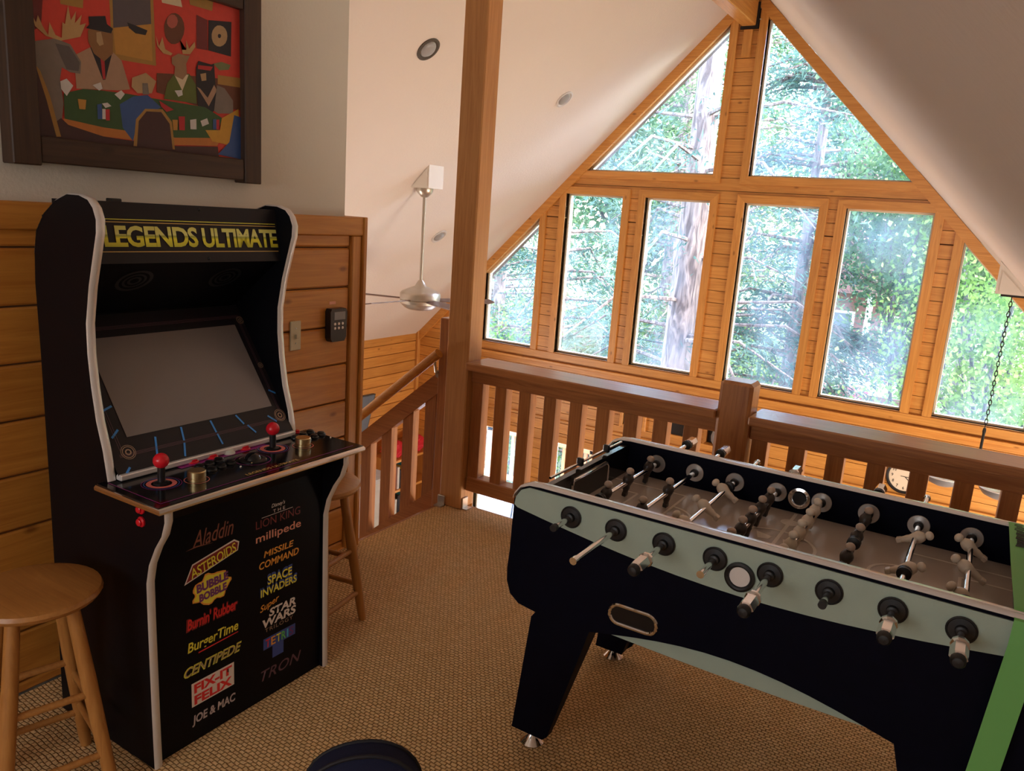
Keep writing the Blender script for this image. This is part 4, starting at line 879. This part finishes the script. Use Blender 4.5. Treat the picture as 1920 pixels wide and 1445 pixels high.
CAP = mbmat(MB().lathe([(0.015, 0.076), (0.0145, 0.086), (0.010, 0.092), (0.001, 0.0935)], 14, (0, 0, 0), 'Y').mesh('end_cap', True), 'rubber')
BMP = mbmat(MB().lathe([(0.010, 0), (0.0175, 0.002), (0.0175, 0.009), (0.014, 0.011), (0.0175, 0.013), (0.0175, 0.020), (0.010, 0.022)], 16, (0, -0.011, 0), 'Y').mesh('bumper', True), 'rubber')
BRN = mbmat(MB().lathe([(0.030, 0.0), (0.031, -0.004), (0.028, -0.006), (0.026, -0.0045), (0.013, -0.0055), (0.0125, -0.016), (0.009, -0.018)], 28, (0, 0, 0), 'Y').mesh('bushing', True), 'rubber')
PLT = mbmat(MB().lathe([(0.030, 0.0), (0.030, -0.003), (0.029, -0.004), (0.012, -0.004)], 28, (0, 0, 0), 'Y').mesh('bushing_plate', True), 'chrome_dull')
COLR = mbmat(MB().lathe([(0.0135, -0.003), (0.0135, -0.012), (0.010, -0.016)], 16, (0, 0, 0), 'Y').mesh('bushing_collar', True), 'rubber')
RODS = [  # near end Y, near handle, far end Y, far handle, dark team, tilt degrees, men Y, bumper Y
    (1.715, 0, 2.76, 1, True, 8, (2.365, 2.197, 2.035), (1.995,)),
    (1.572, 0, 2.74, 1, True, 4, (2.195, 1.985), (1.945,)),
    (1.69, 1, 2.72, 0, False, -58, (2.335, 2.150, 1.985), (2.375, 1.955)),
    (1.705, 0, 2.68, 2, True, 6, (2.335, 2.235, 2.13, 2.03, 1.925), ()),
    (1.66, 1, 2.52, 0, False, 8, (2.33, 2.225, 2.12, 2.015, 1.91), ()),
    (1.735, 0, 2.68, 1, True, 10, (2.36, 2.20, 2.035), (1.965, 2.17)),
    (1.735, 1, 2.74, 0, False, 66, (2.33, 2.08), (2.05,)),
    (1.735, 1, 2.64, 0, False, -58, (2.36, 2.19, 1.995), (1.965,)),
]
for i, (yn, hn, yf, hf, dark, tilt, ys, bs) in enumerate(RODS):
    x = -0.873+0.1337*i
    rod = MB().tube([(x, yn, RZ), (x, yf, RZ)], 0.0078, 14).build('rod', 'chrome', ft, True)
    bo, hd = MEN[dark]
    for y in ys:
        mw = Matrix.Translation((x, y, RZ)) @ Matrix.Rotation(math.radians(tilt), 4, 'Y')
        p = obj('player', bo, rod, mw); h_ = obj('player_head', hd, rod, mw)
    for y in bs: obj('bumper', BMP, rod, Matrix.Translation((x, y, RZ)))
    if hn:
        mw = Matrix.Translation((x, yn+0.012, RZ)) @ Matrix.Rotation(PI, 4, 'Z'); obj('handle', HND, rod, mw); obj('end_cap', CAP, rod, mw)
    else: MB().lathe([(0.0095, -0.004), (0.0095, 0.012), (0.008, 0.013)], 14, (x, yn, RZ), 'Y').build('rod_tip', 'rubber' if i in (0, 5) else 'chrome', rod, True)
    if hf:
        mw = Matrix.Translation((x, yf-0.012, RZ)); obj('handle', HND, rod, mw)
        if hf == 1: obj('bumper', BMP, rod, Matrix.Translation((x, yf-0.014, RZ)))
    else: MB().lathe([(0.0105, -0.010), (0.0105, 0.004), (0.008, 0.006)], 14, (x, yf, RZ), 'Y').build('rod_tip', 'chrome', rod, True)
    obj('bushing', BRN, sdn, Matrix.Translation((x, YN-0.004, RZ)))
    obj('bushing_plate', PLT, sdf, Matrix.Translation((x, YFar-0.030, RZ))); obj('bushing_collar', COLR, sdf, Matrix.Translation((x, YFar-0.030, RZ)))
# green band across the end of the table
tp_ = [(0.142, 2.50, 0.70), (0.140, 2.488, 0.806), (0.140, 2.455, 0.822), (0.143, 2.15, 0.818), (0.147, 1.86, 0.820), (0.148, 1.806, 0.812), (0.146, 1.796, 0.76), (0.128, 1.775, 0.55), (0.110, 1.755, 0.35), (0.095, 1.735, 0.14), (0.092, 1.735, 0.05)]
vs = []
for x, y, z in tp_:
    vs += [(x, y, z), (x+0.056, y, z)]
k = len(tp_); vs2 = [(x, y+(0.0012 if y < 1.81 else 0), z-(0.0 if y < 1.81 else 0.0012)) for x, y, z in vs]
gb = tag(MB().add(vs+vs2, [(2*i, 2*i+1, 2*i+3, 2*i+2) for i in range(k-1)]+[(2*k+2*i+2, 2*k+2*i+3, 2*k+2*i+1, 2*k+2*i) for i in range(k-1)]+[(2*i+2, 2*k+2*i+2, 2*k+2*i, 2*i) for i in range(k-1)]+[(2*i+1, 2*k+2*i+1, 2*k+2*i+3, 2*i+3) for i in range(k-1)]).build('green_band', 'green_tape'), 'bright green band stretched over the right end of the foosball table', 'band')
rnd = random.Random(4); m = MB()
for i in range(16):
    y = 2.44-i*0.012; a = 0.152+rnd.random()*0.006; m.box(a, a+0.018+rnd.random()*0.012, y, y+0.003+rnd.random()*0.003, 0.8205, 0.8225)
m.build('scribble', 'ink', gb)
# navy chair back at the bottom edge
nv = thing('navy_chair', 'dark navy upholstered chair back with piping at the bottom edge of the view', 'chair', (-0.80, 0.90, 0))
d = Vector((-0.62, 0.78, 0)).normalized(); rgt = Vector((d.y, -d.x, 0)); c0 = Vector((-0.862, 1.005, 0)); outl = []
for k in range(17):
    a = PI-PI*k/16; outl.append((0.115*math.cos(a)*(1.1 if a > PI/2 else 0.9), 0.42+0.115*math.sin(a)**0.8))
outl = [(-0.13, 0.22)]+outl+[(0.108, 0.22)]
n = len(outl); vs = []
for dep, sc_ in ((-0.035, 0.90), (-0.02, 1.0), (0.02, 1.0), (0.035, 0.90)):
    for u, z in outl: vs.append(c0+rgt*u*sc_+d*dep+Vector((0, 0, 0.3+(z-0.3)*sc_)))
MB().add(vs, [(r*n+i, r*n+(i+1) % n, (r+1)*n+(i+1) % n, (r+1)*n+i) for r in range(3) for i in range(n)]+[tuple(range(n-1, -1, -1)), tuple(3*n+i for i in range(n))]).build('backrest', 'navy_fabric', nv, True)
for dep in (-0.022, 0.022): MB().tube([c0+rgt*u+d*dep+Vector((0, 0, z)) for u, z in outl], 0.004, 8).build('piping', 'navy_piping', nv, True)
sc0 = c0-d*0.17
MB().lathe([(0.10, 0.20), (0.15, 0.21), (0.165, 0.235), (0.15, 0.265), (0.02, 0.275)], 28, tuple(sc0)).build('seat', 'navy_fabric', nv, True)
for k in range(4):
    a = PI/4+k*PI/2; MB().tube([sc0+Vector((0.10*math.cos(a), 0.10*math.sin(a), 0.21)), sc0+Vector((0.13*math.cos(a), 0.13*math.sin(a), 0.0))], 0.012, 10).build('leg', 'dark_metal', nv, True)

# ================================================================== CEILING FAN, DOWNLIGHTS, CHANDELIER
fx, fy = -4.10, 5.22
fn = thing('ceiling_fan', 'brushed metal ceiling fan with dark blades on a long rod', 'ceiling fan', (fx, fy, 0.69))
MB().prism([(-4.166, 1.700), (-3.985, 1.700), (-3.985, 1.882)], 5.12, 5.31, 1).build('mounting_box', 'white_paint', fn)
MB().prism([(-4.13, 1.716), (-4.002, 1.716), (-4.002, 1.842)], 5.114, 5.12, 1).build('box_panel', 'white_paint', fn)
MB().lathe([(0.012, 1.625), (0.032, 1.632), (0.055, 1.655), (0.068, 1.675), (0.070, 1.70)], 24, (fx, fy, 0)).build('canopy', 'nickel', fn, True)
MB().tube([(fx, fy, 0.86), (fx, fy, 1.65)], 0.014, 12).build('down_rod', 'nickel', fn, True)
MB().lathe([(0.018, 0.95), (0.03, 0.935), (0.05, 0.90), (0.10, 0.88), (0.155, 0.855), (0.170, 0.835), (0.170, 0.79), (0.160, 0.785)], 36, (fx, fy, 0)).build('motor_housing', 'nickel', fn, True)
MB().lathe([(0.160, 0.788), (0.168, 0.78), (0.168, 0.755), (0.13, 0.72), (0.10, 0.705), (0.001, 0.69)], 36, (fx, fy, 0)).build('lower_bowl', 'nickel', fn, True)
for k in range(5):
    a = math.radians(196+72*k); m = MB(); m.M = Matrix.Translation((fx, fy, 0.785)) @ Matrix.Rotation(a, 4, 'Z') @ Matrix.Rotation(math.radians(11), 4, 'X')
    m.prism([(0.13, -0.035), (0.30, -0.052), (0.60, -0.060), (0.66, -0.02), (0.64, 0.055), (0.30, 0.050), (0.13, 0.035)], -0.004, 0.004, 2).build('blade', 'blade_wood', fn)
def downlight(x, y, label, dusty):
    z = ceil_l(x); t = thing('downlight', label, 'ceiling light', (x, y, z), 'recessed downlights in the left ceiling slope')
    M_ = Matrix.Translation((x, y, z)) @ Matrix.Rotation(math.radians(-45), 4, 'Y')
    m = MB(); m.M = M_; m.lathe([(0.085, 0.002), (0.085, -0.006), (0.072, -0.009), (0.062, -0.003), (0.055, 0.004)], 28).build('trim_ring', 'dust_ring' if dusty else 'lamp_ring', t, True)
    m = MB(); m.M = M_; m.lathe([(0.058, -0.004), (0.050, -0.012), (0.030, -0.018), (0.001, -0.020)], 24).build('bulb', 'lamp_grey', t, True)
downlight(-3.334, 4.215, 'recessed ceiling light with a dark dusty ring nearest the wall corner', True)
downlight(-3.352, 6.10, 'recessed ceiling light with a pale ring right of the tall post', False)
downlight(-4.581, 6.08, 'recessed ceiling light with a pale ring low beside the fan rod', False)

px, py = 0.10, 6.05
ch = thing('chandelier', 'black chain hung lamp with grey bowl shades by the right window', 'chandelier', (px, py, -0.05))
MB().prism([(0.0, 1.262), (0.0, 1.468), (0.215, 1.262)], 5.94, 6.14, 1).build('mounting_box', 'white_paint', ch)
MB().prism([(0.022, 1.280), (0.022, 1.405), (0.150, 1.280)], 5.934, 5.94, 1).build('box_panel', 'white_paint', ch)
B('mounting_plate', 'iron', ch, 0.035, 0.185, 5.98, 6.10, 1.246, 1.262, 0.002)
m = MB(); z = 1.25; k = 0
while z > 0.34:
    a = 0 if k % 2 else PI/2; c_ = Vector((px, py, z-0.020))
    m.tube([c_+Vector((0.0085*math.cos(t)*math.cos(a), 0.0085*math.cos(t)*math.sin(a), 0.021*math.sin(t))) for t in [2*PI*i/10 for i in range(10)]], 0.0032, 5, closed=True); z -= 0.033; k += 1
c = m.build('chain', 'iron', ch); c['kind'] = 'stuff'
MB().tube([(px, py, 0.36), (px, py, 0.02)], 0.009, 10).lathe([(0.02, 0.08), (0.035, 0.06), (0.035, 0.0), (0.01, -0.02)], 16, (px, py, 0)).build('stem', 'iron', ch, True)
for a in (200, 325, 80):
    t = math.radians(a); q = (px+0.19*math.cos(t), py+0.19*math.sin(t))
    s = MB().tube([(px, py, 0.03), (px+0.10*math.cos(t), py+0.10*math.sin(t), 0.065), (*q, 0.05), (*q, -0.07)], 0.007, 8).build('arm', 'iron', ch, True)
    MB().lathe([(0.005, -0.078), (0.05, -0.072), (0.10, -0.050), (0.125, -0.018), (0.128, -0.008), (0.122, -0.010), (0.09, -0.045), (0.004, -0.068)], 32, (*q, 0.0)).build('bowl_shade', 'shade_grey', s, True)
    MB().lathe([(0.127, -0.010), (0.130, -0.004), (0.124, 0.0), (0.121, -0.008)], 32, (*q, 0.0)).build('shade_rim', 'lamp_white', s, True)

# ================================================================== LIVING ROOM BELOW
ck = thing('wall_clock', 'round wall clock with a cream dial seen between the right balusters', 'clock', (-0.385, 7.38, -0.60))
cc = (-0.385, 7.38, -0.445)
MB().lathe([(0.150, 0.0), (0.152, -0.022), (0.140, -0.030), (0.130, -0.018), (0.128, -0.002)], 40, cc, 'Y').build('rim', 'dark_metal', ck, True)
dial = MB().lathe([(0.131, -0.002), (0.131, -0.010), (0.001, -0.0105)], 40, cc, 'Y').build('dial', 'clock_face', ck)
for h in range(1, 13):
    a = PI/2-2*PI*h/12
    lettering('numeral', str(h), 'ink', dial, (cc[0]+0.102*math.cos(a), cc[1]-0.0105, cc[2]+0.102*math.sin(a)), (1, 0, 0), (0, 0, 1), 0.026 if h > 9 else 0.014, 0.026, bold=0.01, lift=0.001)
for ang, ln, w in ((-42, 0.062, 0.006), (0, 0.095, 0.004), (180, 0.035, 0.004)):
    a = math.radians(ang); m = MB(); m.M = Matrix.Translation((cc[0], cc[1]-0.014, cc[2])) @ Matrix.Rotation(-a, 4, 'Y'); m.box(0, ln, -0.0006, 0.0006, -w/2, w/2).build('hand', 'ink', ck)
for i, (x0, x1, lab) in enumerate(((-3.05, -2.83, 'small dark wall niche with pine trim, leftmost behind the balusters'), (-2.58, -2.385, 'small dark wall niche with pine trim, middle one of three'), (-2.15, -1.93, 'small dark wall niche holding a grey vase, nearest the newel post'))):
    nb = thing('wall_niche', lab, 'niche', (x0, 7.37, -0.52), 'small square niches in the window wall')
    B('recess', 'black_plastic', nb, x0, x1, 7.372, 7.381, -0.505, -0.30)
    for a, b, c_, d_ in ((x0-0.035, x0, -0.54, -0.265), (x1, x1+0.035, -0.54, -0.265), (x0, x1, -0.54, -0.505), (x0, x1, -0.30, -0.265)): B('niche_trim', 'pine_x', nb, a, b, 7.345, 7.381, c_, d_, 0.003)
vz = thing('grey_vase', 'rounded grey vase standing in the niche beside the newel post', 'vase', (-2.05, 7.345, -0.505))
MB().lathe([(0.03, -0.503), (0.052, -0.47), (0.058, -0.42), (0.045, -0.37), (0.025, -0.345), (0.03, -0.33)], 20, (-2.04, 7.31, 0)).build('body', 'vase_grey', vz, True)
B('vase_ledge', 'pine_x', vz, -2.16, -1.92, 7.25, 7.372, -0.52, -0.505, 0.003)
bk = thing('bookcase', 'low pine bookcase against the side wall downstairs', 'bookcase', (-5.62, 6.98, -2.5))
for z in (-2.44, -2.02, -1.66, -1.30): B('shelf', 'pine_y', bk, -5.79, -5.46, 6.63, 7.33, z-0.03, z, 0.003)
for y in (6.60, 7.0, 7.33): B('upright', 'pine_z', bk, -5.79, -5.46, y, y+0.03, -2.5, -1.30, 0.003)
rnd = random.Random(2)
bi = 0; LB = [('bk_red', 'thick red book'), ('bk_white', 'white paperback'), ('bk_black', 'black bound book'), ('bk_yellow', 'orange yellow book'), ('bk_blue', 'blue paperback'), ('bk_teal', 'teal children\'s book')]
for z, sh in ((-1.66, 'upper'), (-2.02, 'middle'), (-2.44, 'lower')):
    y = 6.64
    for mt, lb in LB:
        w = 0.034+rnd.random()*0.025; h_ = 0.19+rnd.random()*0.09
        if 1:
            o = MB().box(-5.70, -5.50+rnd.random()*0.03, y, y+w, z+0.001, z+h_, 0.002).build('book', mt)
            tag(o, '%s on the %s shelf of the bookcase downstairs' % (lb, sh), 'book', 'books in the bookcase downstairs')
        y += w+0.004
for y, lab in ((6.74, 'left crumpled red cloth on top of the bookcase downstairs'), (7.12, 'right crumpled red cloth on top of the bookcase downstairs')):
    m = MB(); m.ball((0, 0, 0), 0.11, 18, 12, (1, 1.2, 0.8)); rn = random.Random(y)
    m.v = [(-5.6+v[0]*(1+0.35*rn.random()), y+v[1]*(1+0.35*rn.random()), -1.212+max(-0.085, v[2]*(1+0.3*rn.random()))) for v in m.v]
    tag(m.build('red_cloth', 'red_cloth'), lab, 'cloth', 'red cloths on the bookcase')
tv = thing('television', 'dark grey television screen past the end of the wainscot', 'television', (-5.3, 5.7, -1.0))
MB().prism([(5.25, -0.36), (6.075, -0.385), (5.925, -0.875), (5.25, -0.86)], -5.335, -5.30, 0).build('housing', 'black_plastic', tv)
MB().prism([(5.26, -0.372), (6.058, -0.396), (5.915, -0.862), (5.26, -0.848)], -5.300, -5.297, 0).build('screen', 'tv_screen', tv)
MB().box(-5.36, -5.32, 5.55, 5.65, -1.18, -0.5).build('stand', 'black_plastic', tv)
hs_ = tag(MB().box(-5.76, -4.95, 4.9, 6.05, -2.5, -1.18, 0.03).build('stone_hearth', 'stone'), 'pale stone hearth block below the television', 'hearth')

# ================================================================== OUTSIDE
gm = MB(); G = 24
gv = []; rnd = random.Random(9)
for i in range(G+1):
    for j in range(G+1):
        x = -45+70*i/G; y = 8+62*j/G
        gv.append((x, y, -4.6+max(0, (y-16))*0.10+0.5*math.sin(x*0.3+y*0.2)))
gm.add(gv, [(i*(G+1)+j, (i+1)*(G+1)+j, (i+1)*(G+1)+j+1, i*(G+1)+j+1) for i in range(G) for j in range(G)])
struct(gm.build('ground', 'ground', None, True), 'sloping garden ground outside the windows')
dko = thing('deck', 'timber deck with a slatted railing outside the lower windows', 'deck', (-5.0, 8.7, -2.66))
for i in range(16): B('deck_board', 'deck_floor', dko, -8.0, -1.2, 7.56+0.142*i, 7.695+0.142*i, -2.69, -2.655)
B('deck_rail', 'deck_x', dko, -8.0, -1.2, 9.76, 9.86, -1.72, -1.66, 0.004); B('deck_rail', 'deck_x', dko, -8.0, -1.2, 9.78, 9.84, -2.44, -2.37, 0.004)
dm = MB().box(-0.022, 0.022, -0.022, 0.022, -2.37, -1.72).mesh('deck_baluster'); dm.materials.append(MATS['deck_z'])
for i in range(38): obj('deck_baluster', dm, dko, Matrix.Translation((-7.9+0.175*i, 9.81, 0)))
for x in (-7.95, -6.2, -4.45, -2.7, -1.25): B('deck_post', 'deck_z', dko, x-0.05, x+0.05, 9.76, 9.86, -4.6, -1.62, 0.004)
pc = thing('patio_chair', 'white plastic patio armchair on the deck outside', 'chair', (-4.2, 9.0, -2.655))
for sx in (-1, 1):
    x = -4.2+sx*0.24
    MB().tube([(x, 9.28, -2.655), (x, 9.24, -2.2), (x, 9.2, -2.02), (x, 9.1, -1.95), (x, 8.9, -1.95), (x, 8.80, -2.0), (x, 8.76, -2.2), (x, 8.72, -2.655)], 0.024, 8).build('arm_leg', 'patio_white', pc, True)
MB().box(-4.42, -3.98, 8.76, 9.2, -2.25, -2.22, 0.01).build('seat', 'patio_white', pc)
for k in range(5): MB().tube([(-4.38+0.09*k, 9.2, -2.22), (-4.38+0.09*k, 9.27, -1.80)], 0.018, 8).build('back_slat', 'patio_white', pc, True)
MB().tube([(-4.44, 9.22, -2.0), (-4.42, 9.27, -1.83), (-4.3, 9.28, -1.77), (-4.1, 9.28, -1.77), (-3.98, 9.27, -1.83), (-3.96, 9.22, -2.0)], 0.022, 8).build('back_rim', 'patio_white', pc, True)
pt = thing('patio_table', 'low grey metal patio table on the deck', 'table', (-4.85, 9.05, -2.655))
MB().box(-5.2, -4.5, 8.8, 9.3, -2.20, -2.17, 0.008).build('top', 'siding_white', pt)
for sx in (-0.3, 0.3):
    for sy in (-0.2, 0.2): MB().tube([(-4.85+sx, 9.05+sy, -2.2), (-4.85+sx*1.1, 9.05+sy*1.1, -2.655)], 0.013, 8).build('leg', 'dark_metal', pt, True)

def quads(P, D, S, rs):      # leaf cards: points, directions, (length, width)
    n = len(P); r = rs.normal(size=(n, 3)); D = D/np.linalg.norm(D, axis=1, keepdims=True)
    side = np.cross(D, r); side /= np.linalg.norm(side, axis=1, keepdims=True)+1e-9
    L_ = S[:, :1]; W_ = S[:, 1:]
    V = np.stack([P-side*W_*0.25, P+D*L_*0.5-side*W_*0.5, P+D*L_, P+D*L_*0.5+side*W_*0.5], 1).reshape(-1, 3)
    m = bpy.data.meshes.new('foliage'); m.vertices.add(4*n); m.vertices.foreach_set('co', V.astype(np.float32).ravel())
    m.loops.add(4*n); m.loops.foreach_set('vertex_index', np.arange(4*n, dtype=np.int32))
    m.polygons.add(n); m.polygons.foreach_set('loop_start', np.arange(0, 4*n, 4, dtype=np.int32)); m.polygons.foreach_set('loop_total', np.full(n, 4, dtype=np.int32))
    m.update(calc_edges=True); return m
def conifer(x, y, z0, H, R, seed, mat, label, r0=0.2, n_br=70, spray=60, clear=0.12, brk='bark', zc=None, size=1.0):
    rs = np.random.RandomState(seed); t = thing('conifer_tree', label, 'tree', (x, y, z0), 'conifers outside the windows')
    lean = rs.uniform(-0.01, 0.01, 2); pts = [(x+lean[0]*H*k/8, y+lean[1]*H*k/8, z0+H*k/8) for k in range(9)]
    MB().tube(pts, [r0*(1-0.85*k/8)**0.8 if k else r0*1.2 for k in range(9)], 14).build('trunk', brk, t, True)
    P = []; D = []; S = []; br = MB()
    for b in range(n_br):
        h = clear+(1-clear)*rs.rand()**1.15; az = rs.rand()*2*PI; ln = R*(1-h)**0.65*(0.65+0.5*rs.rand())+0.25
        p0 = np.array([x+lean[0]*H*h, y+lean[1]*H*h, z0+H*h]); d = np.array([math.cos(az), math.sin(az), 0.15-0.1*rs.rand()])
        p1 = p0+d*ln*0.55; p2 = p0+d*ln+np.array([0, 0, -0.30*ln*(0.5+rs.rand())])
        br.tube([p0, p1, p2], [0.035*size, 0.022*size, 0.008], 5)
        k = int(2.6*spray*(0.4+ln/R)); tt = 0.18+0.82*rs.rand(k)**0.8
        c = ((1-tt)**2)[:, None]*p0+(2*tt*(1-tt))[:, None]*p1+(tt**2)[:, None]*p2
        c += rs.normal(size=(k, 3))*np.array([0.20, 0.20, 0.10])*size*(0.5+tt)[:, None]
        P.append(c); dd = d[None]*0.9+rs.normal(size=(k, 3))*0.55+np.array([0, 0, -0.35]); D.append(dd)
        S.append(np.stack([rs.uniform(0.06, 0.17, k)*size, rs.uniform(0.014, 0.034, k)*size], 1))
    br.build('branches', brk, t)['kind'] = 'stuff'
    m = quads(np.concatenate(P), np.concatenate(D), np.concatenate(S), rs); m.materials.append(MATS[mat]); obj('foliage', m, t)['kind'] = 'stuff'
def broadleaf(x, y, z0, H, R, seed, mat, label, n=9000, trunk=0.10, lf=0.11, name='leafy_tree', zlow=0.25, group='leafy trees outside the windows'):
    rs = np.random.RandomState(seed); t = thing(name, label, 'tree' if name == 'leafy_tree' else 'shrub', (x, y, z0), group)
    br = MB(); cl = []
    top = np.array([x, y, z0+H*0.45]); br.tube([(x, y, z0), (x+0.1, y, z0+H*0.25), tuple(top)], [trunk, trunk*0.8, trunk*0.55], 8)
    for b in range(14):
        az = rs.rand()*2*PI; st_ = np.array([x, y, z0+H*(0.2+0.25*rs.rand())]); e = np.array([x+R*0.85*math.cos(az)*rs.uniform(0.4, 1), y+R*0.85*math.sin(az)*rs.uniform(0.4, 1), z0+H*rs.uniform(max(0.4, zlow+0.06), 0.95)])
        md = (st_+e)/2+rs.normal(size=3)*0.15*R; br.tube([st_, md, e], [trunk*0.45, trunk*0.28, trunk*0.1], 6); cl += [md*0.4+e*0.6, e, e+rs.normal(size=3)*0.2*R]
    br.build('branches', 'bark_grey', t)
    cl = np.array(cl); c = cl[rs.randint(len(cl), size=n)]+rs.normal(size=(n, 3))*np.array([R*0.24, R*0.24, H*0.09])
    k = n//3; u = rs.normal(size=(k, 3)); u /= np.linalg.norm(u, axis=1, keepdims=True); c[:k] = np.array([x, y, z0+H*(zlow+1)/2])+u*np.array([R, R, H*(1-zlow)/2])*rs.rand(k, 1)**0.4
    D = rs.normal(size=(n, 3))+np.array([0, 0, -0.4]); S = np.stack([rs.uniform(0.7, 1.3, n)*lf, rs.uniform(0.5, 0.9, n)*lf], 1)
    m = quads(c, D, S, rs); m.materials.append(MATS[mat]); obj('foliage', m, t)['kind'] = 'stuff'
# the near pine whose trunk stands in the windows
conifer(-3.80, 11.0, -4.6, 13.5, 3.0, 1, 'needle_blue', 'big old pine with a thick rough trunk close to the windows', 0.30, 60, 70, 0.30)
conifer(-2.65, 13.2, -4.6, 11.0, 2.2, 2, 'needle_blue', 'blue green conifer right of the thick pine trunk', 0.16, 90, 90, 0.33)
conifer(-6.9, 13.0, -4.6, 10.5, 2.3, 3, 'needle_blue', 'blue green conifer filling the second window from the left', 0.16, 90, 90, 0.15)
conifer(-10.2, 16.0, -4.6, 12.0, 2.8, 4, 'needle_green', 'green conifer behind the leftmost window', 0.2, 90, 80, 0.12)
conifer(-5.6, 18.5, -4.4, 14.5, 3.0, 5, 'needle_green', 'tall green conifer behind the thick pine trunk', 0.22, 100, 70, 0.1, size=1.3)
conifer(-8.2, 22.0, -4.0, 16.0, 3.6, 6, 'needle_green', 'tall far conifer on the left of the garden', 0.25, 90, 70, 0.08, size=1.6)
conifer(-14.5, 22.0, -4.0, 15.0, 3.6, 7, 'needle_green', 'far conifer at the left end of the garden', 0.25, 90, 60, 0.08, size=1.6)
conifer(-0.3, 20.0, -4.2, 14.5, 2.9, 8, 'needle_green', 'tall conifer behind the leafy tree on the right', 0.25, 90, 70, 0.34, size=1.4)
conifer(1.8, 25.0, -3.8, 16.0, 3.6, 10, 'needle_green', 'far conifer at the right end of the garden', 0.25, 80, 60, 0.08, size=1.7)
conifer(-4.3, 29.0, -3.5, 19.0, 4.2, 11, 'needle_blue', 'far blue conifer in the middle distance', 0.25, 90, 60, 0.06, size=2.0)
broadleaf(-0.72, 12.6, -4.6, 8.2, 1.75, 21, 'leaf_mid', 'leafy green tree behind the tall window with the house', 28000, 0.09, 0.068, zlow=0.60)
broadleaf(0.35, 10.6, -4.6, 7.6, 1.5, 22, 'leaf_bright', 'bright yellow green leafy tree behind the rightmost window', 21000, 0.08, 0.066, zlow=0.3)
broadleaf(-6.9, 11.2, -4.6, 4.9, 1.1, 23, 'leaf_bright', 'bright green bush low in the leftmost window', 9000, 0.05, 0.07, 'garden_bush', 0.1, 'bushes outside')
broadleaf(-3.4, 14.6, -4.6, 3.9, 1.5, 24, 'leaf_bright', 'light green bush beside the thick pine trunk', 9000, 0.05, 0.075, 'garden_bush', 0.1, 'bushes outside')
broadleaf(-2.62, 20.5, -4.3, 2.3, 0.55, 25, 'leaf_plum', 'plum red shrub in front of the neighbouring house', 2500, 0.04, 0.11, 'garden_bush', 0.1, 'bushes outside')
broadleaf(-11.0, 26.0, -3.8, 13.0, 4.5, 26, 'leaf_mid', 'broad leafy tree far behind the leftmost window', 16000, 0.2, 0.22, zlow=0.2)
broadleaf(-3.0, 34.0, -3.2, 15.0, 6.0, 27, 'leaf_mid', 'broad leafy tree far behind the neighbouring house', 16000, 0.2, 0.28, zlow=0.1)
# neighbouring house
nh = thing('neighbour_house', 'white and brown neighbouring house with a red porch railing among the trees', 'house', (-2.6, 24.5, -4.0))
B('wall', 'siding_brown', nh, -4.2, -0.9, 24.0, 27.0, -4.4, 0.1)
B('porch_deck', 'siding_white', nh, -4.0, -1.4, 22.6, 24.0, -2.55, -2.40)
MB().prism([(-4.6, 0.1), (-0.5, 0.1), (-2.5, 1.7)], 22.5, 27.2, 1).build('roof', 'siding_brown', nh)
for x in (-3.9, -2.75, -1.5): B('porch_post', 'siding_white', nh, x-0.07, x+0.07, 22.65, 22.8, -4.4, 0.1)
for z in (-1.45,): B('porch_rail', 'siding_red', nh, -4.0, -1.4, 22.62, 22.70, z, z+0.10)
bmh = MB().box(-0.03, 0.03, 22.63, 22.69, -2.40, -1.45).mesh('porch_baluster'); bmh.materials.append(MATS['siding_white'])
for i in range(16): obj('porch_baluster', bmh, nh, Matrix.Translation((-3.9+0.16*i, 0, 0)))
for x in (-3.6, -2.2): 
    w_ = B('window', 'siding_white', nh, x-0.35, x+0.35, 23.95, 24.0, -1.9, -0.5); B('pane', 'tv_screen', w_, x-0.28, x+0.28, 23.94, 23.95, -1.83, -0.57)
MB().prism([(-2.2, -3.1), (-1.2, -3.5), (-1.2, -3.4), (-2.2, -3.0)], 22.5, 22.6, 1).build('stair_rail', 'siding_white', nh)
B('shed', 'siding_white', nh, -2.05, -1.2, 22.0, 22.5, -4.4, -3.0)
pl = thing('power_line', 'thin power line crossing behind the lower windows', 'cable', (-12, 16, -0.2))
MB().tube([(-16, 15.5, -0.1), (-8, 15.5, -0.85), (0, 15.5, -0.95), (6, 15.5, -0.3)], 0.018, 6).build('cable', 'dark_metal', pl, True)
